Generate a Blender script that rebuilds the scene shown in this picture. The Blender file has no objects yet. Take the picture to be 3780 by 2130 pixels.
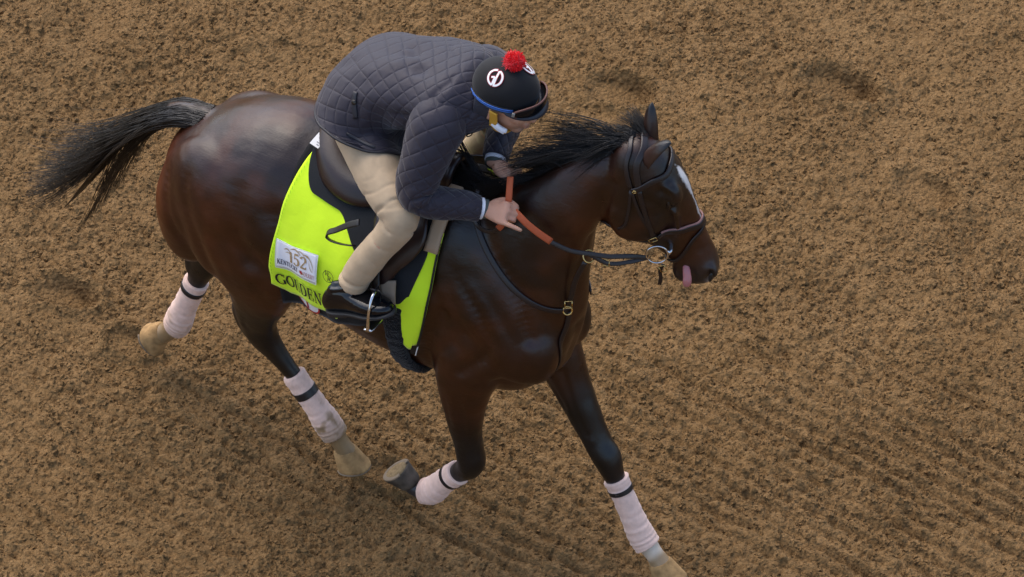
import bpy, bmesh, math, random
import numpy as np
from mathutils import Vector, Matrix
random.seed(7); RNG = np.random.default_rng(7)
R = math.radians
scene = bpy.context.scene
COL = scene.collection

# ---------------------------------------------------------------- camera, sky, sun, exposure
cam_d = bpy.data.cameras.new('camera'); cam = bpy.data.objects.new('camera', cam_d); COL.objects.link(cam)
AZ, EL, DIST = R(32), R(42), 16.0            # camera stands ahead and to the right of the horse, high up
c_r = Vector((math.cos(AZ), math.sin(AZ), 0))
c_b = Vector((math.sin(AZ)*math.cos(EL), -math.cos(AZ)*math.cos(EL), math.sin(EL)))
c_u = c_b.cross(c_r)
cam.matrix_world = Matrix.Translation((6.5344, -10.2138, 12.0460)) @ Matrix((c_r, c_u, c_b)).transposed().to_4x4()
cam_d.lens = 169.94; cam_d.sensor_width = 36; cam_d.clip_start = .5; cam_d.clip_end = 3000
cam_d.dof.use_dof = True; cam_d.dof.focus_distance = 16.0; cam_d.dof.aperture_fstop = 16
scene.camera = cam

SUN_EL, SUN_AZ = R(57), R(161)               # the sun stands behind the horse's tail, high up; soft, thin cloud
world = bpy.data.worlds.new('World'); scene.world = world; world.use_nodes = True
wn = world.node_tree; bg = wn.nodes['Background']
sky = wn.nodes.new('ShaderNodeTexSky'); sky.sky_type = 'NISHITA'; sky.sun_disc = False
sky.sun_elevation = SUN_EL; sky.sun_rotation = math.pi/2 - SUN_AZ
sky.air_density = 1.0; sky.dust_density = 3.0; sky.ozone_density = 1.0
wn.links.new(sky.outputs[0], bg.inputs[0]); bg.inputs[1].default_value = .15
sun_d = bpy.data.lights.new('sun', 'SUN'); sun_d.energy = .9; sun_d.angle = R(75); sun_d.color = (1, .93, .84)
sun = bpy.data.objects.new('sun', sun_d); COL.objects.link(sun)
sdir = Vector((math.cos(SUN_AZ)*math.cos(SUN_EL), math.sin(SUN_AZ)*math.cos(SUN_EL), math.sin(SUN_EL)))
sun.rotation_euler = sdir.to_track_quat('Z', 'Y').to_euler(); sun.location = sdir*30
vs = scene.view_settings; vs.view_transform = 'Standard'; vs.look = 'None'; vs.exposure = 1.0; vs.gamma = 1
vs.use_curve_mapping = False

# ---------------------------------------------------------------- helpers
def V(*a): return np.array(a, float)
def unit(v): v = np.asarray(v, float); return v/np.linalg.norm(v)
def cr(P, n):
    """Catmull-Rom through rows of P, n steps per span; returns dense rows"""
    P = np.asarray(P, float); m = len(P)
    Q = np.vstack([2*P[0]-P[1], P, 2*P[-1]-P[-2]]); out = []
    for i in range(m-1):
        p0, p1, p2, p3 = Q[i:i+4]
        for t in np.arange(n)/n:
            out.append(.5*((2*p1)+(-p0+p2)*t+(2*p0-5*p1+4*p2-p3)*t*t+(-p0+3*p1-3*p2+p3)*t**3))
    out.append(P[-1]); return np.array(out)
def spow(a, p): return np.sign(a)*np.abs(a)**p
def mesh_from(name, v, f, uv=None, smooth=True):
    me = bpy.data.meshes.new(name); me.from_pydata([tuple(x) for x in v], [], [tuple(int(i) for i in q) for q in f])
    if smooth: me.polygons.foreach_set('use_smooth', [True]*len(me.polygons))
    me.update(); return me
def tag(o, label=None, cat=None, group=None, kind=None):
    for k, val in (('label', label), ('category', cat), ('group', group), ('kind', kind)):
        if val: o[k] = val
    return o
def obj(name, me, mat=None, parent=None):
    o = bpy.data.objects.new(name, me); COL.objects.link(o)
    if mat is not None:
        me.materials.clear()
        for m_ in (mat if isinstance(mat, (list, tuple)) else [mat]): me.materials.append(m_)
    if parent is not None: o.parent = parent; o.matrix_parent_inverse = parent.matrix_world.inverted()
    return o
def empty(name, loc, label, cat, group=None):
    o = bpy.data.objects.new(name, None); o.location = loc; o.empty_display_size = .1; COL.objects.link(o)
    o.matrix_world = Matrix.Translation(loc)
    return tag(o, label, cat, group)
class MB:
    """collects vertices and faces of one mesh"""
    def __init__(s): s.v = []; s.f = []; s.n = 0
    def add(s, v, f):
        s.v += [tuple(x) for x in v]; s.f += [tuple(int(i)+s.n for i in q) for q in f]; s.n = len(s.v); return s
    def build(s, name, mat=None, parent=None, smooth=True, sub=0):
        o = obj(name, mesh_from(name, s.v, s.f, smooth=smooth), mat, parent)
        if sub: m = o.modifiers.new('sub', 'SUBSURF'); m.levels = m.render_levels = sub
        return o
def grid_faces(nr, nc, close=True):
    f = []
    for i in range(nr-1):
        for j in range(nc if close else nc-1):
            k = (j+1) % nc; f.append((i*nc+j, i*nc+k, (i+1)*nc+k, (i+1)*nc+j))
    return f
def caps(v, f, nr, nc):
    a = len(v); v = np.vstack([v, v[:nc].mean(0), v[-nc:].mean(0)])
    for j in range(nc):
        k = (j+1) % nc; f.append((a, k, j)); f.append((a+1, (nr-1)*nc+j, (nr-1)*nc+k))
    return v, f
def rings(C, S, U, hw, up, dn, p=None, nc=32, seg=6):
    """loft of egg sections: centres C, side axes S, up axes U, half width, extent up and down, exponent"""
    m = len(C); p = np.ones(m)*1.0 if p is None else np.asarray(p, float)
    A = np.hstack([np.asarray(C, float), np.asarray(S, float), np.asarray(U, float), np.c_[hw, up, dn, p]])
    A = cr(A, seg) if seg > 1 else A
    t = np.linspace(0, 2*math.pi, nc, endpoint=False); ct, st = np.cos(t), np.sin(t); out = []
    for a in A:
        s = unit(a[3:6]); u = unit(a[6:9]-s*np.dot(a[6:9], s))
        w = np.maximum(a[9:12], .001)
        out.append(a[:3]+np.outer(spow(ct, a[12])*w[0], s)+np.outer(np.where(st > 0, w[1], w[2])*spow(st, a[12]), u))
    v = np.vstack(out); f = grid_faces(len(A), nc); return caps(v, f, len(A), nc)
def frames(P, ref):
    """tangent, side, normal along a polyline; side stays close to ref"""
    P = np.asarray(P, float); T = np.gradient(P, axis=0); T /= np.linalg.norm(T, axis=1)[:, None]
    S = np.asarray(ref, float)-T*(T@np.asarray(ref, float))[:, None]; S /= np.linalg.norm(S, axis=1)[:, None]
    return T, S, np.cross(T, S)
def limb(pts, ref=(0, 1, 0), seg=6, nc=20, cap=True):
    """tube through rows x,y,z, half width (along ref), half depth front, half depth back"""
    A = np.asarray(pts, float)
    if A.shape[1] == 4: A = np.c_[A, A[:, 3], A[:, 3]]
    if A.shape[1] == 5: A = np.c_[A, A[:, 4]]
    A = cr(A, seg); T, S, N = frames(A[:, :3], ref)
    t = np.linspace(0, 2*math.pi, nc, endpoint=False); ct, st = np.cos(t), np.sin(t)
    w = np.maximum(A[:, 3:], .0008)
    v = (A[:, None, :3]+w[:, None, 0:1]*ct[None, :, None]*S[:, None]+(np.where(st > 0, w[:, 1:2], w[:, 2:3])*st)[:, :, None]*N[:, None]).reshape(-1, 3)
    f = grid_faces(len(A), nc)
    return caps(v, f, len(A), nc) if cap else (v, f)
def ellipsoid(c, axes, rad, n=14):
    """axes rows = unit axes"""
    th = np.linspace(0, math.pi, n+1)[1:-1]; ph = np.linspace(0, 2*math.pi, 2*n, endpoint=False)
    q = np.array([[math.sin(a)*math.cos(b), math.sin(a)*math.sin(b), math.cos(a)] for a in th for b in ph])
    v = np.asarray(c)+(q*rad)@np.asarray(axes); f = [tuple(reversed(x)) for x in grid_faces(n-1, 2*n)]
    a = len(v); v = np.vstack([v, np.asarray(c)+rad[2]*np.asarray(axes)[2], np.asarray(c)-rad[2]*np.asarray(axes)[2]])
    m = 2*n
    for j in range(m): k = (j+1) % m; f.append((a, j, k)); f.append((a+1, (n-2)*m+k, (n-2)*m+j))
    return v, f
def strap(path, nrm, w, th=.004, seg=5, taper=None):
    """flat strap: path points, outward normals (one or per point), width, thickness"""
    P = np.asarray(path, float); Nn = np.asarray(nrm, float)
    if Nn.ndim == 1: Nn = np.tile(Nn, (len(P), 1))
    A = cr(np.hstack([P, Nn]), seg); P, Nn = A[:, :3], A[:, 3:]
    T = np.gradient(P, axis=0); T /= np.linalg.norm(T, axis=1)[:, None]
    Nn = Nn-T*(T*Nn).sum(1)[:, None]; Nn /= np.linalg.norm(Nn, axis=1)[:, None]; S = np.cross(T, Nn)
    prof = [(-.5, .15), (-.44, .85), (-.3, 1.), (.3, 1.), (.44, .85), (.5, .15), (.44, -.5), (-.44, -.5)]
    v = np.concatenate([np.stack([P[i]+S[i]*a*w+Nn[i]*b*th for a, b in prof]) for i in range(len(P))])
    f = grid_faces(len(P), 8); return caps(v, f, len(P), 8)
def ringtorus(c, n, rad, r, n1=28, n2=8, squash=(1, 1), up=(0, 0, 1)):
    n = unit(n); a = unit(np.cross(n, up)); b = np.cross(n, a)
    P = [np.asarray(c)+a*math.cos(t)*rad*squash[0]+b*math.sin(t)*rad*squash[1] for t in np.linspace(0, 2*math.pi, n1, endpoint=False)]
    v = []
    for i in range(n1):
        t = 2*math.pi*i/n1; o = unit(P[i]-np.asarray(c))
        for k in range(n2): q = 2*math.pi*k/n2; v.append(P[i]+o*r*math.cos(q)+n*r*math.sin(q))
    f = [((i*n2+j), (i*n2+(j+1) % n2), ((i+1) % n1)*n2+(j+1) % n2, ((i+1) % n1)*n2+j) for i in range(n1) for j in range(n2)]
    return np.array(v), f
def remesh(name, mb, voxel, smooth=6, factor=.5):
    """union of overlapping closed shapes as one continuous skin"""
    o = mb.build(name); m = o.modifiers.new('r', 'REMESH'); m.mode = 'VOXEL'; m.voxel_size = voxel; m.use_smooth_shade = True
    if smooth: s = o.modifiers.new('s', 'SMOOTH'); s.factor = factor; s.iterations = smooth
    dg = bpy.context.evaluated_depsgraph_get(); me = bpy.data.meshes.new_from_object(o.evaluated_get(dg))
    old = o.data; bpy.data.objects.remove(o); bpy.data.meshes.remove(old); me.name = name
    me.polygons.foreach_set('use_smooth', [True]*len(me.polygons)); return me
def get_co(me): a = np.empty(len(me.vertices)*3, np.float32); me.vertices.foreach_get('co', a); return a.reshape(-1, 3).astype(float)
def get_no(me): a = np.empty(len(me.vertices)*3, np.float32); me.vertices.foreach_get('normal', a); return a.reshape(-1, 3).astype(float)
def set_co(me, v): me.vertices.foreach_set('co', np.asarray(v, np.float32).ravel()); me.update()
def set_col(me, c, name='tint'):
    at = me.attributes.new(name, 'FLOAT_COLOR', 'POINT'); c = np.c_[c, np.ones(len(c))] if c.shape[1] == 3 else c
    at.data.foreach_set('color', np.asarray(c, np.float32).ravel())
def set_vec(me, c, name):
    at = me.attributes.new(name, 'FLOAT_VECTOR', 'POINT'); at.data.foreach_set('vector', np.asarray(c, np.float32).ravel())
def hash2(i, j, k=0):
    h = (i.astype(np.int64)*374761393+j.astype(np.int64)*668265263+k*974634777) & 0xffffffff
    h = ((h ^ (h >> 13))*1274126177) & 0xffffffff; return ((h ^ (h >> 16)) & 0xffff)/65535.0
def vnoise(x, y, k=0):
    i, j = np.floor(x), np.floor(y); fx, fy = x-i, y-j; fx = fx*fx*(3-2*fx); fy = fy*fy*(3-2*fy)
    return (hash2(i, j, k)*(1-fx)+hash2(i+1, j, k)*fx)*(1-fy)+(hash2(i, j+1, k)*(1-fx)+hash2(i+1, j+1, k)*fx)*fy
def vnoise3(p, k=0):
    z = np.floor(p[:, 2]); fz = p[:, 2]-z; fz = fz*fz*(3-2*fz); o = 0
    for d, w in ((0, 1-fz), (1, fz)):
        i, j = np.floor(p[:, 0]), np.floor(p[:, 1]); fx, fy = p[:, 0]-i, p[:, 1]-j; fx = fx*fx*(3-2*fx); fy = fy*fy*(3-2*fy)
        zi = (z+d).astype(np.int64)*7919
        g = lambda a, b: hash2(i+a, j+b+zi, k)
        o = o+w*((g(0, 0)*(1-fx)+g(1, 0)*fx)*(1-fy)+(g(0, 1)*(1-fx)+g(1, 1)*fx)*fy)
    return o
def sst(a, b, x): t = np.clip((x-a)/(b-a), 0, 1); return t*t*(3-2*t)

# ---------------------------------------------------------------- materials
def mat(name, col=(.5, .5, .5), rough=.6, spec=.5, metal=0, bump=None, var=0, vscale=8, sheen=0, coat=0, attr=None, subs=0, rvar=0, streak=None):
    m = bpy.data.materials.new(name); m.use_nodes = True; nt = m.node_tree; b = nt.nodes['Principled BSDF']; L = nt.links
    b.inputs['Base Color'].default_value = (*col, 1); b.inputs['Roughness'].default_value = rough
    b.inputs['Specular IOR Level'].default_value = spec; b.inputs['Metallic'].default_value = metal
    if sheen: b.inputs['Sheen Weight'].default_value = sheen; b.inputs['Sheen Roughness'].default_value = .4
    if coat: b.inputs['Coat Weight'].default_value = coat; b.inputs['Coat Roughness'].default_value = .06
    if subs: b.inputs['Subsurface Weight'].default_value = subs; b.inputs['Subsurface Radius'].default_value = (.01, .004, .002); b.inputs['Subsurface Scale'].default_value = .5
    tc = nt.nodes.new('ShaderNodeTexCoord'); src = None
    if attr: a = nt.nodes.new('ShaderNodeAttribute'); a.attribute_name = attr; src = a.outputs['Color']
    if var:
        n = nt.nodes.new('ShaderNodeTexNoise'); n.inputs['Scale'].default_value = vscale; n.inputs['Detail'].default_value = 6
        L.new(tc.outputs['Object'], n.inputs['Vector'])
        r = nt.nodes.new('ShaderNodeMapRange'); r.inputs[1].default_value = .3; r.inputs[2].default_value = .7; r.inputs[3].default_value = 1-var; r.inputs[4].default_value = 1+var
        L.new(n.outputs[0], r.inputs[0])
        x = nt.nodes.new('ShaderNodeMix'); x.data_type = 'RGBA'; x.blend_type = 'MULTIPLY'; x.inputs[0].default_value = 1
        if src is not None: L.new(src, x.inputs[6])
        else: x.inputs[6].default_value = (*col, 1)
        L.new(r.outputs[0], x.inputs[7]); src = x.outputs[2]
        if rvar:
            r2 = nt.nodes.new('ShaderNodeMapRange'); r2.inputs[1].default_value = .3; r2.inputs[2].default_value = .7; r2.inputs[3].default_value = rough-rvar; r2.inputs[4].default_value = rough+rvar
            L.new(n.outputs[0], r2.inputs[0]); L.new(r2.outputs[0], b.inputs['Roughness'])
    if src is not None: L.new(src, b.inputs['Base Color'])
    if streak:
        mp = nt.nodes.new('ShaderNodeMapping'); mp.inputs['Scale'].default_value = streak[0]; mp.inputs['Rotation'].default_value = (0, R(18), 0); L.new(tc.outputs['Object'], mp.inputs['Vector'])
        n = nt.nodes.new('ShaderNodeTexNoise'); n.inputs['Scale'].default_value = 1; n.inputs['Detail'].default_value = 4; L.new(mp.outputs[0], n.inputs['Vector'])
        bs_ = nt.nodes.new('ShaderNodeBump'); bs_.inputs['Strength'].default_value = streak[1]; bs_.inputs['Distance'].default_value = .004; L.new(n.outputs[0], bs_.inputs['Height'])
    if bump:
        prev = bs_ if streak else None
        for sc_, st_, di_ in (bump if isinstance(bump, list) else [bump]):
            n = nt.nodes.new('ShaderNodeTexNoise'); n.inputs['Scale'].default_value = sc_; n.inputs['Detail'].default_value = 5
            L.new(tc.outputs['Object'], n.inputs['Vector'])
            bp = nt.nodes.new('ShaderNodeBump'); bp.inputs['Strength'].default_value = st_; bp.inputs['Distance'].default_value = di_
            L.new(n.outputs[0], bp.inputs['Height'])
            if prev is not None: L.new(prev.outputs[0], bp.inputs['Normal'])
            prev = bp
        L.new(prev.outputs[0], b.inputs['Normal'])
    return m
# ---------------------------------------------------------------- the dirt track
FUR = R(-6)                                           # harrow grooves run a few degrees off the horse's line
f_dir = V(math.cos(FUR), math.sin(FUR)); f_per = V(-math.sin(FUR), math.cos(FUR))
PRINTS = []                                            # hoof prints: x, y, heading, depth, size
def clods(x, y, cell, k, fill=.8, flat=.6):
    gx, gy = x/cell, y/cell; i0, j0 = np.floor(gx), np.floor(gy); best = np.zeros_like(x)
    for di in (-1, 0, 1):
        for dj in (-1, 0, 1):
            i, j = i0+di, j0+dj
            cx, cy = i+.1+.8*hash2(i, j, k), j+.1+.8*hash2(i, j, k+1); s = .35+.5*hash2(i, j, k+2); on = hash2(i, j, k+3) < fill
            a = hash2(i, j, k+4)*6.28; e = .55+.45*hash2(i, j, k+5); dx, dy = gx-cx, gy-cy
            u = (dx*np.cos(a)+dy*np.sin(a))/s; w = (-dx*np.sin(a)+dy*np.cos(a))/(s*e)
            d = u*u+w*w; tilt = 1+.35*u*(hash2(i, j, k+6)*2-1)
            hgt = np.clip(1-d, 0, 1)**flat*s*(.6+.4*hash2(i, j, k+7))*tilt
            best = np.maximum(best, np.where(on, hgt, 0))
    return best
GROOVE = [None]
def ground_h(x, y):
    s = x*f_dir[0]+y*f_dir[1]; t = x*f_per[0]+y*f_per[1]
    tw = t+.008*(vnoise(s*2.2, t*2.2, 11)-.5)+.012*(vnoise(s*9, t*9, 12)-.5)
    patch = sst(.3, .7, vnoise(s*.9+3, t*.9, 13)*.75+.25*vnoise(s*3, t*3, 14))
    tw = tw+.03*(vnoise(s*.25, t*.5, 91)-.5)
    gi = np.floor(tw/.068); ga = .25+.75*hash2(gi, gi*0, 92); along_ = sst(.30, .62, .5*vnoise(s*1.6, gi*7.3, 93)+.5*vnoise(s*6, gi*3.1, 94))
    gp_ = tw/.068-gi; g = np.where(gp_ < .78, gp_/.78, (1-gp_)/.22)
    gw_, gu_ = -.53*x+.848*y, .848*x+.53*y; near = sst(1.6, .1, gw_)*(.45+.55*sst(-1.6, .9, gu_))       # grooves are fresher on the camera's side
    gv = g**1.2*(.16+.84*near)*(.45+.55*patch)*(.35+.65*ga)*(.5+.5*along_); GROOVE[0] = gv; h = -.050*gv
    wx = x+.010*(vnoise(x*45, y*45, 15)-.5)+.005*(vnoise(x*110, y*110, 41)-.5); wy = y+.010*(vnoise(x*45+9, y*45, 16)-.5)+.005*(vnoise(x*110, y*110+7, 42)-.5)
    loose = .55+.45*vnoise(x*2.5, y*2.5, 17)
    h = h+.022*(vnoise(x*6, y*6, 18)-.5)+.03*(vnoise(x*1.7, y*1.7, 19)-.5)
    hc = np.maximum(clods(wx, wy, .062, 21, .28, .4)*.040, np.maximum(clods(wx, wy, .036, 31, .65, .3)*.036, clods(wx+.3, wy, .021, 51, .8, .3)*.026))
    smooth = sst(.42, .25, vnoise(x*7+1, y*7, 61))*.5
    h = h+hc*loose*(1-smooth)+.007*(vnoise(x*75, y*75, 71)-.5)+.006*(vnoise(x*160, y*160, 72)-.5)
    for (px, py, a, dep, sz) in PRINTS:
        dx, dy = x-px, y-py; u = (dx*math.cos(a)+dy*math.sin(a))/sz; w = (-dx*math.sin(a)+dy*math.cos(a))/(sz*.62)
        d = np.sqrt(u*u+w*w); inside = sst(1.15, .75, d+.25*(vnoise(x*30, y*30, 81)-.5))
        h = h*(1-.8*inside)-dep*inside*(.55+.45*np.clip(u, -1, 1))+.022*np.exp(-((d-1.3)/.25)**2)*(.5+.9*vnoise(x*28, y*28, 82))
    return h
PRINTS += [(-.10, 2.825, .05, .12, .15), (-.80, 2.32, .2, .065, .14), (.494, 2.43, -.2, .06, .13), (-1.95, .228, .1, .10, .12), (-1.58, .14, .2, .035, .10), (-.40, .05, .1, .035, .10)]
def axis_lin(a0, a1, step, grow, far):
    core = list(np.arange(a0, a1+step/2, step)); lo, hi = [], []; s = step; p = core[-1]
    while p < far: s *= grow; p += s; hi.append(p)
    s = step; p = core[0]
    while p > -far: s *= grow; p -= s; lo.append(p)
    return np.array(lo[::-1]+core+hi)
gu = axis_lin(-2.2, 2.45, .0082, 1.075, 900); gw = axis_lin(-.65, 3.2, .0088, 1.075, 900)   # along / across the picture's base line
GU, GW = np.meshgrid(gu, gw); gxx = GU*c_r.x-GW*c_r.y; gyy = GU*c_r.y+GW*c_r.x
hh = np.empty_like(gxx)
for a in range(0, len(gw), 60): hh[a:a+60] = ground_h(gxx[a:a+60].ravel(), gyy[a:a+60].ravel()).reshape(gxx[a:a+60].shape)
farfade = np.clip(1-(np.hypot(GU, GW)-12)/30, 0, 1); hh *= farfade
nv = GU.size; nr_, nc_ = GU.shape
me = bpy.data.meshes.new('dirt_track'); me.vertices.add(nv)
me.vertices.foreach_set('co', np.stack([gxx, gyy, hh], -1).astype(np.float32).ravel())
ii = np.arange(nv).reshape(nr_, nc_); q = np.stack([ii[:-1, :-1], ii[:-1, 1:], ii[1:, 1:], ii[1:, :-1]], -1).reshape(-1, 4)
me.loops.add(q.size); me.loops.foreach_set('vertex_index', q.ravel().astype(np.int32))
me.polygons.add(len(q)); me.polygons.foreach_set('loop_start', np.arange(0, q.size, 4, dtype=np.int32))
me.polygons.foreach_set('use_smooth', np.ones(len(q), bool)); me.update(); me.validate()
dm = mat('track dirt', (.2, .13, .07), .93, .12)
nt = dm.node_tree; b = nt.nodes['Principled BSDF']; tc = nt.nodes.new('ShaderNodeTexCoord')
def noise(sc_, det=6, rough=.55):
    n = nt.nodes.new('ShaderNodeTexNoise'); n.inputs['Scale'].default_value = sc_; n.inputs['Detail'].default_value = det; n.inputs['Roughness'].default_value = rough
    nt.links.new(tc.outputs['Object'], n.inputs['Vector']); return n
def ramp(src, stops):
    r = nt.nodes.new('ShaderNodeValToRGB'); el = r.color_ramp.elements
    el[0].position, el[0].color = stops[0][0], (*stops[0][1], 1); el[1].position, el[1].color = stops[-1][0], (*stops[-1][1], 1)
    for p, c in stops[1:-1]: e = el.new(p); e.color = (*c, 1)
    nt.links.new(src, r.inputs[0]); return r
n1 = noise(55, 8, .7); n2 = noise(2.2, 5, .6)
r1 = ramp(n1.outputs[0], [(.24, (.140, .080, .033)), (.46, (.178, .105, .044)), (.6, (.208, .126, .055)), (.78, (.270, .168, .078))])
r2 = ramp(n2.outputs[0], [(.3, (.86, .84, .80)), (.7, (1.1, 1.1, 1.1))])
mx = nt.nodes.new('ShaderNodeMix'); mx.data_type = 'RGBA'; mx.blend_type = 'MULTIPLY'; mx.inputs[0].default_value = 1
nt.links.new(r1.outputs[0], mx.inputs[6]); nt.links.new(r2.outputs[0], mx.inputs[7]); nt.links.new(mx.outputs[2], b.inputs['Base Color'])
n3 = noise(150, 6, .65); bp = nt.nodes.new('ShaderNodeBump'); bp.inputs['Strength'].default_value = .8; bp.inputs['Distance'].default_value = .006
vo = nt.nodes.new('ShaderNodeTexVoronoi'); vo.inputs['Scale'].default_value = 62; vo.inputs['Randomness'].default_value = 1; wv = noise(24, 3); wm = nt.nodes.new('ShaderNodeVectorMath'); wm.operation = 'MULTIPLY_ADD'; wm.inputs[1].default_value = (.03, .03, .03)
nt.links.new(wv.outputs['Color'], wm.inputs[0]); nt.links.new(tc.outputs['Object'], wm.inputs[2]); nt.links.new(wm.outputs[0], vo.inputs['Vector'])
bp0 = nt.nodes.new('ShaderNodeBump'); bp0.invert = True; bp0.inputs['Strength'].default_value = .8; bp0.inputs['Distance'].default_value = .014; nt.links.new(vo.outputs['Distance'], bp0.inputs['Height']); nt.links.new(bp0.outputs[0], bp.inputs['Normal'])
nt.links.new(n3.outputs[0], bp.inputs['Height']); nt.links.new(bp.outputs[0], b.inputs['Normal'])
tag(obj('dirt_track', me, dm), 'brown harrowed dirt of the race track', kind='structure')
# loose crumbs and clods lying on the dirt
CUB = np.array([(-1, -1, -1), (1, -1, -1), (1, 1, -1), (-1, 1, -1), (-1, -1, 1), (1, -1, 1), (1, 1, 1), (-1, 1, 1)])*.62
CUF = [(0, 2, 1), (0, 3, 2), (4, 5, 6), (4, 6, 7), (0, 1, 5), (0, 5, 4), (1, 2, 6), (1, 6, 5), (2, 3, 7), (2, 7, 6), (3, 0, 4), (3, 4, 7)]
def clod_mesh(name, xs, ys, zs, sizes):
    n = len(xs); base = np.tile(CUB, (n, 1, 1))*(1+RNG.uniform(-.55, .35, (n, 8, 1)))+RNG.uniform(-.18, .18, (n, 8, 3))
    base = base*np.stack([RNG.uniform(.8, 1.35, n), RNG.uniform(.75, 1.1, n), RNG.uniform(.55, 1.0, n)], -1)[:, None]*np.asarray(sizes)[:, None, None]
    q = RNG.normal(0, 1, (n, 4))*np.array([1.6, .55, .55, 1.6]); q /= np.linalg.norm(q, axis=1)[:, None]; w, x, y, z = q.T
    Rm = np.stack([np.stack([1-2*(y*y+z*z), 2*(x*y-w*z), 2*(x*z+w*y)], -1), np.stack([2*(x*y+w*z), 1-2*(x*x+z*z), 2*(y*z-w*x)], -1), np.stack([2*(x*z-w*y), 2*(y*z+w*x), 1-2*(x*x+y*y)], -1)], 1)
    v = (np.einsum('nij,nkj->nki', Rm, base)+np.stack([xs, ys, zs], -1)[:, None]).reshape(-1, 3)
    f = (np.array(CUF)[None]+8*np.arange(n)[:, None, None]).reshape(-1, 3)
    m = bpy.data.meshes.new(name); m.vertices.add(len(v)); m.vertices.foreach_set('co', v.astype(np.float32).ravel())
    m.loops.add(f.size); m.loops.foreach_set('vertex_index', f.ravel().astype(np.int32)); m.polygons.add(len(f))
    m.polygons.foreach_set('loop_start', np.arange(0, f.size, 3, dtype=np.int32)); m.polygons.foreach_set('use_smooth', np.zeros(len(f), bool)); m.update(); m.validate(); return m
n = 128000
cu = RNG.uniform(-2.9, 3.1, n); cw = RNG.uniform(-1.1, 3.7, n); cx = cu*c_r.x-cw*c_r.y; cy = cu*c_r.y+cw*c_r.x
zc_ = ground_h(cx, cy); keep = (vnoise(cx*2.5, cy*2.5, 17) > RNG.uniform(-.6, .62, n)) & (GROOVE[0] < RNG.uniform(.25, .6, n)) & (np.maximum(np.abs(cu-.1)-2.15, np.maximum(-.35-cw, cw-3.0)) < RNG.uniform(0, .75, n)**1.5); 
for (px, py, a, dep, s_) in PRINTS: keep &= (((cx-px)*math.cos(a)+(cy-py)*math.sin(a))/s_)**2+(((cy-py)*math.cos(a)-(cx-px)*math.sin(a))/(s_*.62))**2 > RNG.uniform(.3, 1.2, n)
cx, cy, zc_ = cx[keep], cy[keep], zc_[keep]
sz = .0042+.0080*RNG.uniform(0, 1, len(cx))**3; zc_ = zc_-sz*.08
kick = np.array([(-.42+.12*RNG.normal(), -.01+.05*RNG.normal(), abs(.05*RNG.normal())+.01) for _ in range(70)]+[(-1.52+.10*RNG.normal(), .09+.05*RNG.normal(), abs(.05*RNG.normal())+.01) for _ in range(60)])
cx, cy, zc_, sz = np.r_[cx, kick[:, 0]], np.r_[cy, kick[:, 1]], np.r_[zc_, kick[:, 2]], np.r_[sz, RNG.uniform(.002, .007, len(kick))]      # crumbs thrown up by the hooves
tag(obj('dirt_clods', clod_mesh('dirt_clods', cx, cy, zc_, sz), dm), 'loose crumbs of brown dirt strewn over the track', kind='stuff')
# ---------------------------------------------------------------- the horse (x ahead, y to its left, z up)
horse = empty('horse', (-.35, 0, 0), 'dark bay racehorse with white blaze trotting across the dirt with its tongue out', 'horse')
Yv, Zv, Xv = V(0, 1, 0), V(0, 0, 1), V(1, 0, 0)
hb = MB()
# trunk: x, height of widest point, half width, top, bottom, exponent
TR = np.array([
 (-1.215, 1.19, .05, 1.25, 1.12), (-1.18, 1.19, .13, 1.33, 1.02), (-1.11, 1.20, .205, 1.40, .96), (-1.00, 1.20, .258, 1.475, .91), (-.86, 1.21, .283, 1.545, .88),
 (-.70, 1.20, .282, 1.585, .885), (-.55, 1.18, .276, 1.545, .87), (-.38, 1.15, .288, 1.505, .835), (-.20, 1.15, .284, 1.53, .80), (-.05, 1.16, .255, 1.59, .775),
 (.08, 1.17, .225, 1.59, .765), (.20, 1.18, .205, 1.51, .79), (.29, 1.17, .18, 1.40, .87), (.36, 1.16, .12, 1.30, .96), (.395, 1.15, .05, 1.21, 1.08)])
n = len(TR)
hb.add(*rings(np.c_[TR[:, 0], np.zeros(n), TR[:, 1]], np.tile(Yv, (n, 1)), np.tile(Zv, (n, 1)), TR[:, 2], TR[:, 3]-TR[:, 1], TR[:, 1]-TR[:, 4], np.ones(n), 40, 5))
# neck: crest point, throat point, half width
NK = [((-.08, 0, 1.58), (.33, 0, 1.00), .165), ((.06, .0, 1.655), (.385, 0, 1.16), .14), ((.20, .02, 1.765), (.405, .02, 1.29), .115), ((.32, .05, 1.86), (.415, .05, 1.41), .098),
      ((.43, .085, 1.925), (.42, .085, 1.51), .086), ((.50, .11, 1.93), (.432, .105, 1.595), .078), ((.55, .13, 1.92), (.46, .125, 1.68), .068)]
C, U, hw, up, dn = [], [], [], [], []
for t, b_, w in NK:
    t, b_ = V(*t), V(*b_); c = t*.45+b_*.55; C.append(c); U.append(unit(t-b_)); L_ = np.linalg.norm(t-b_); hw.append(w); up.append(L_*.45); dn.append(L_*.55)
S = [V(-math.sin(R(a)), math.cos(R(a)), 0) for a in (0, 4, 9, 14, 19, 24, 28)]
NECK_C, NECK_S, NECK_U, NECK_W, NECK_UP, NECK_DN = map(np.array, (C, S, U, hw, up, dn))
hb.add(*rings(C, S, U, hw, up, dn, np.ones(7)*1.0, 32, 6))
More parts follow.
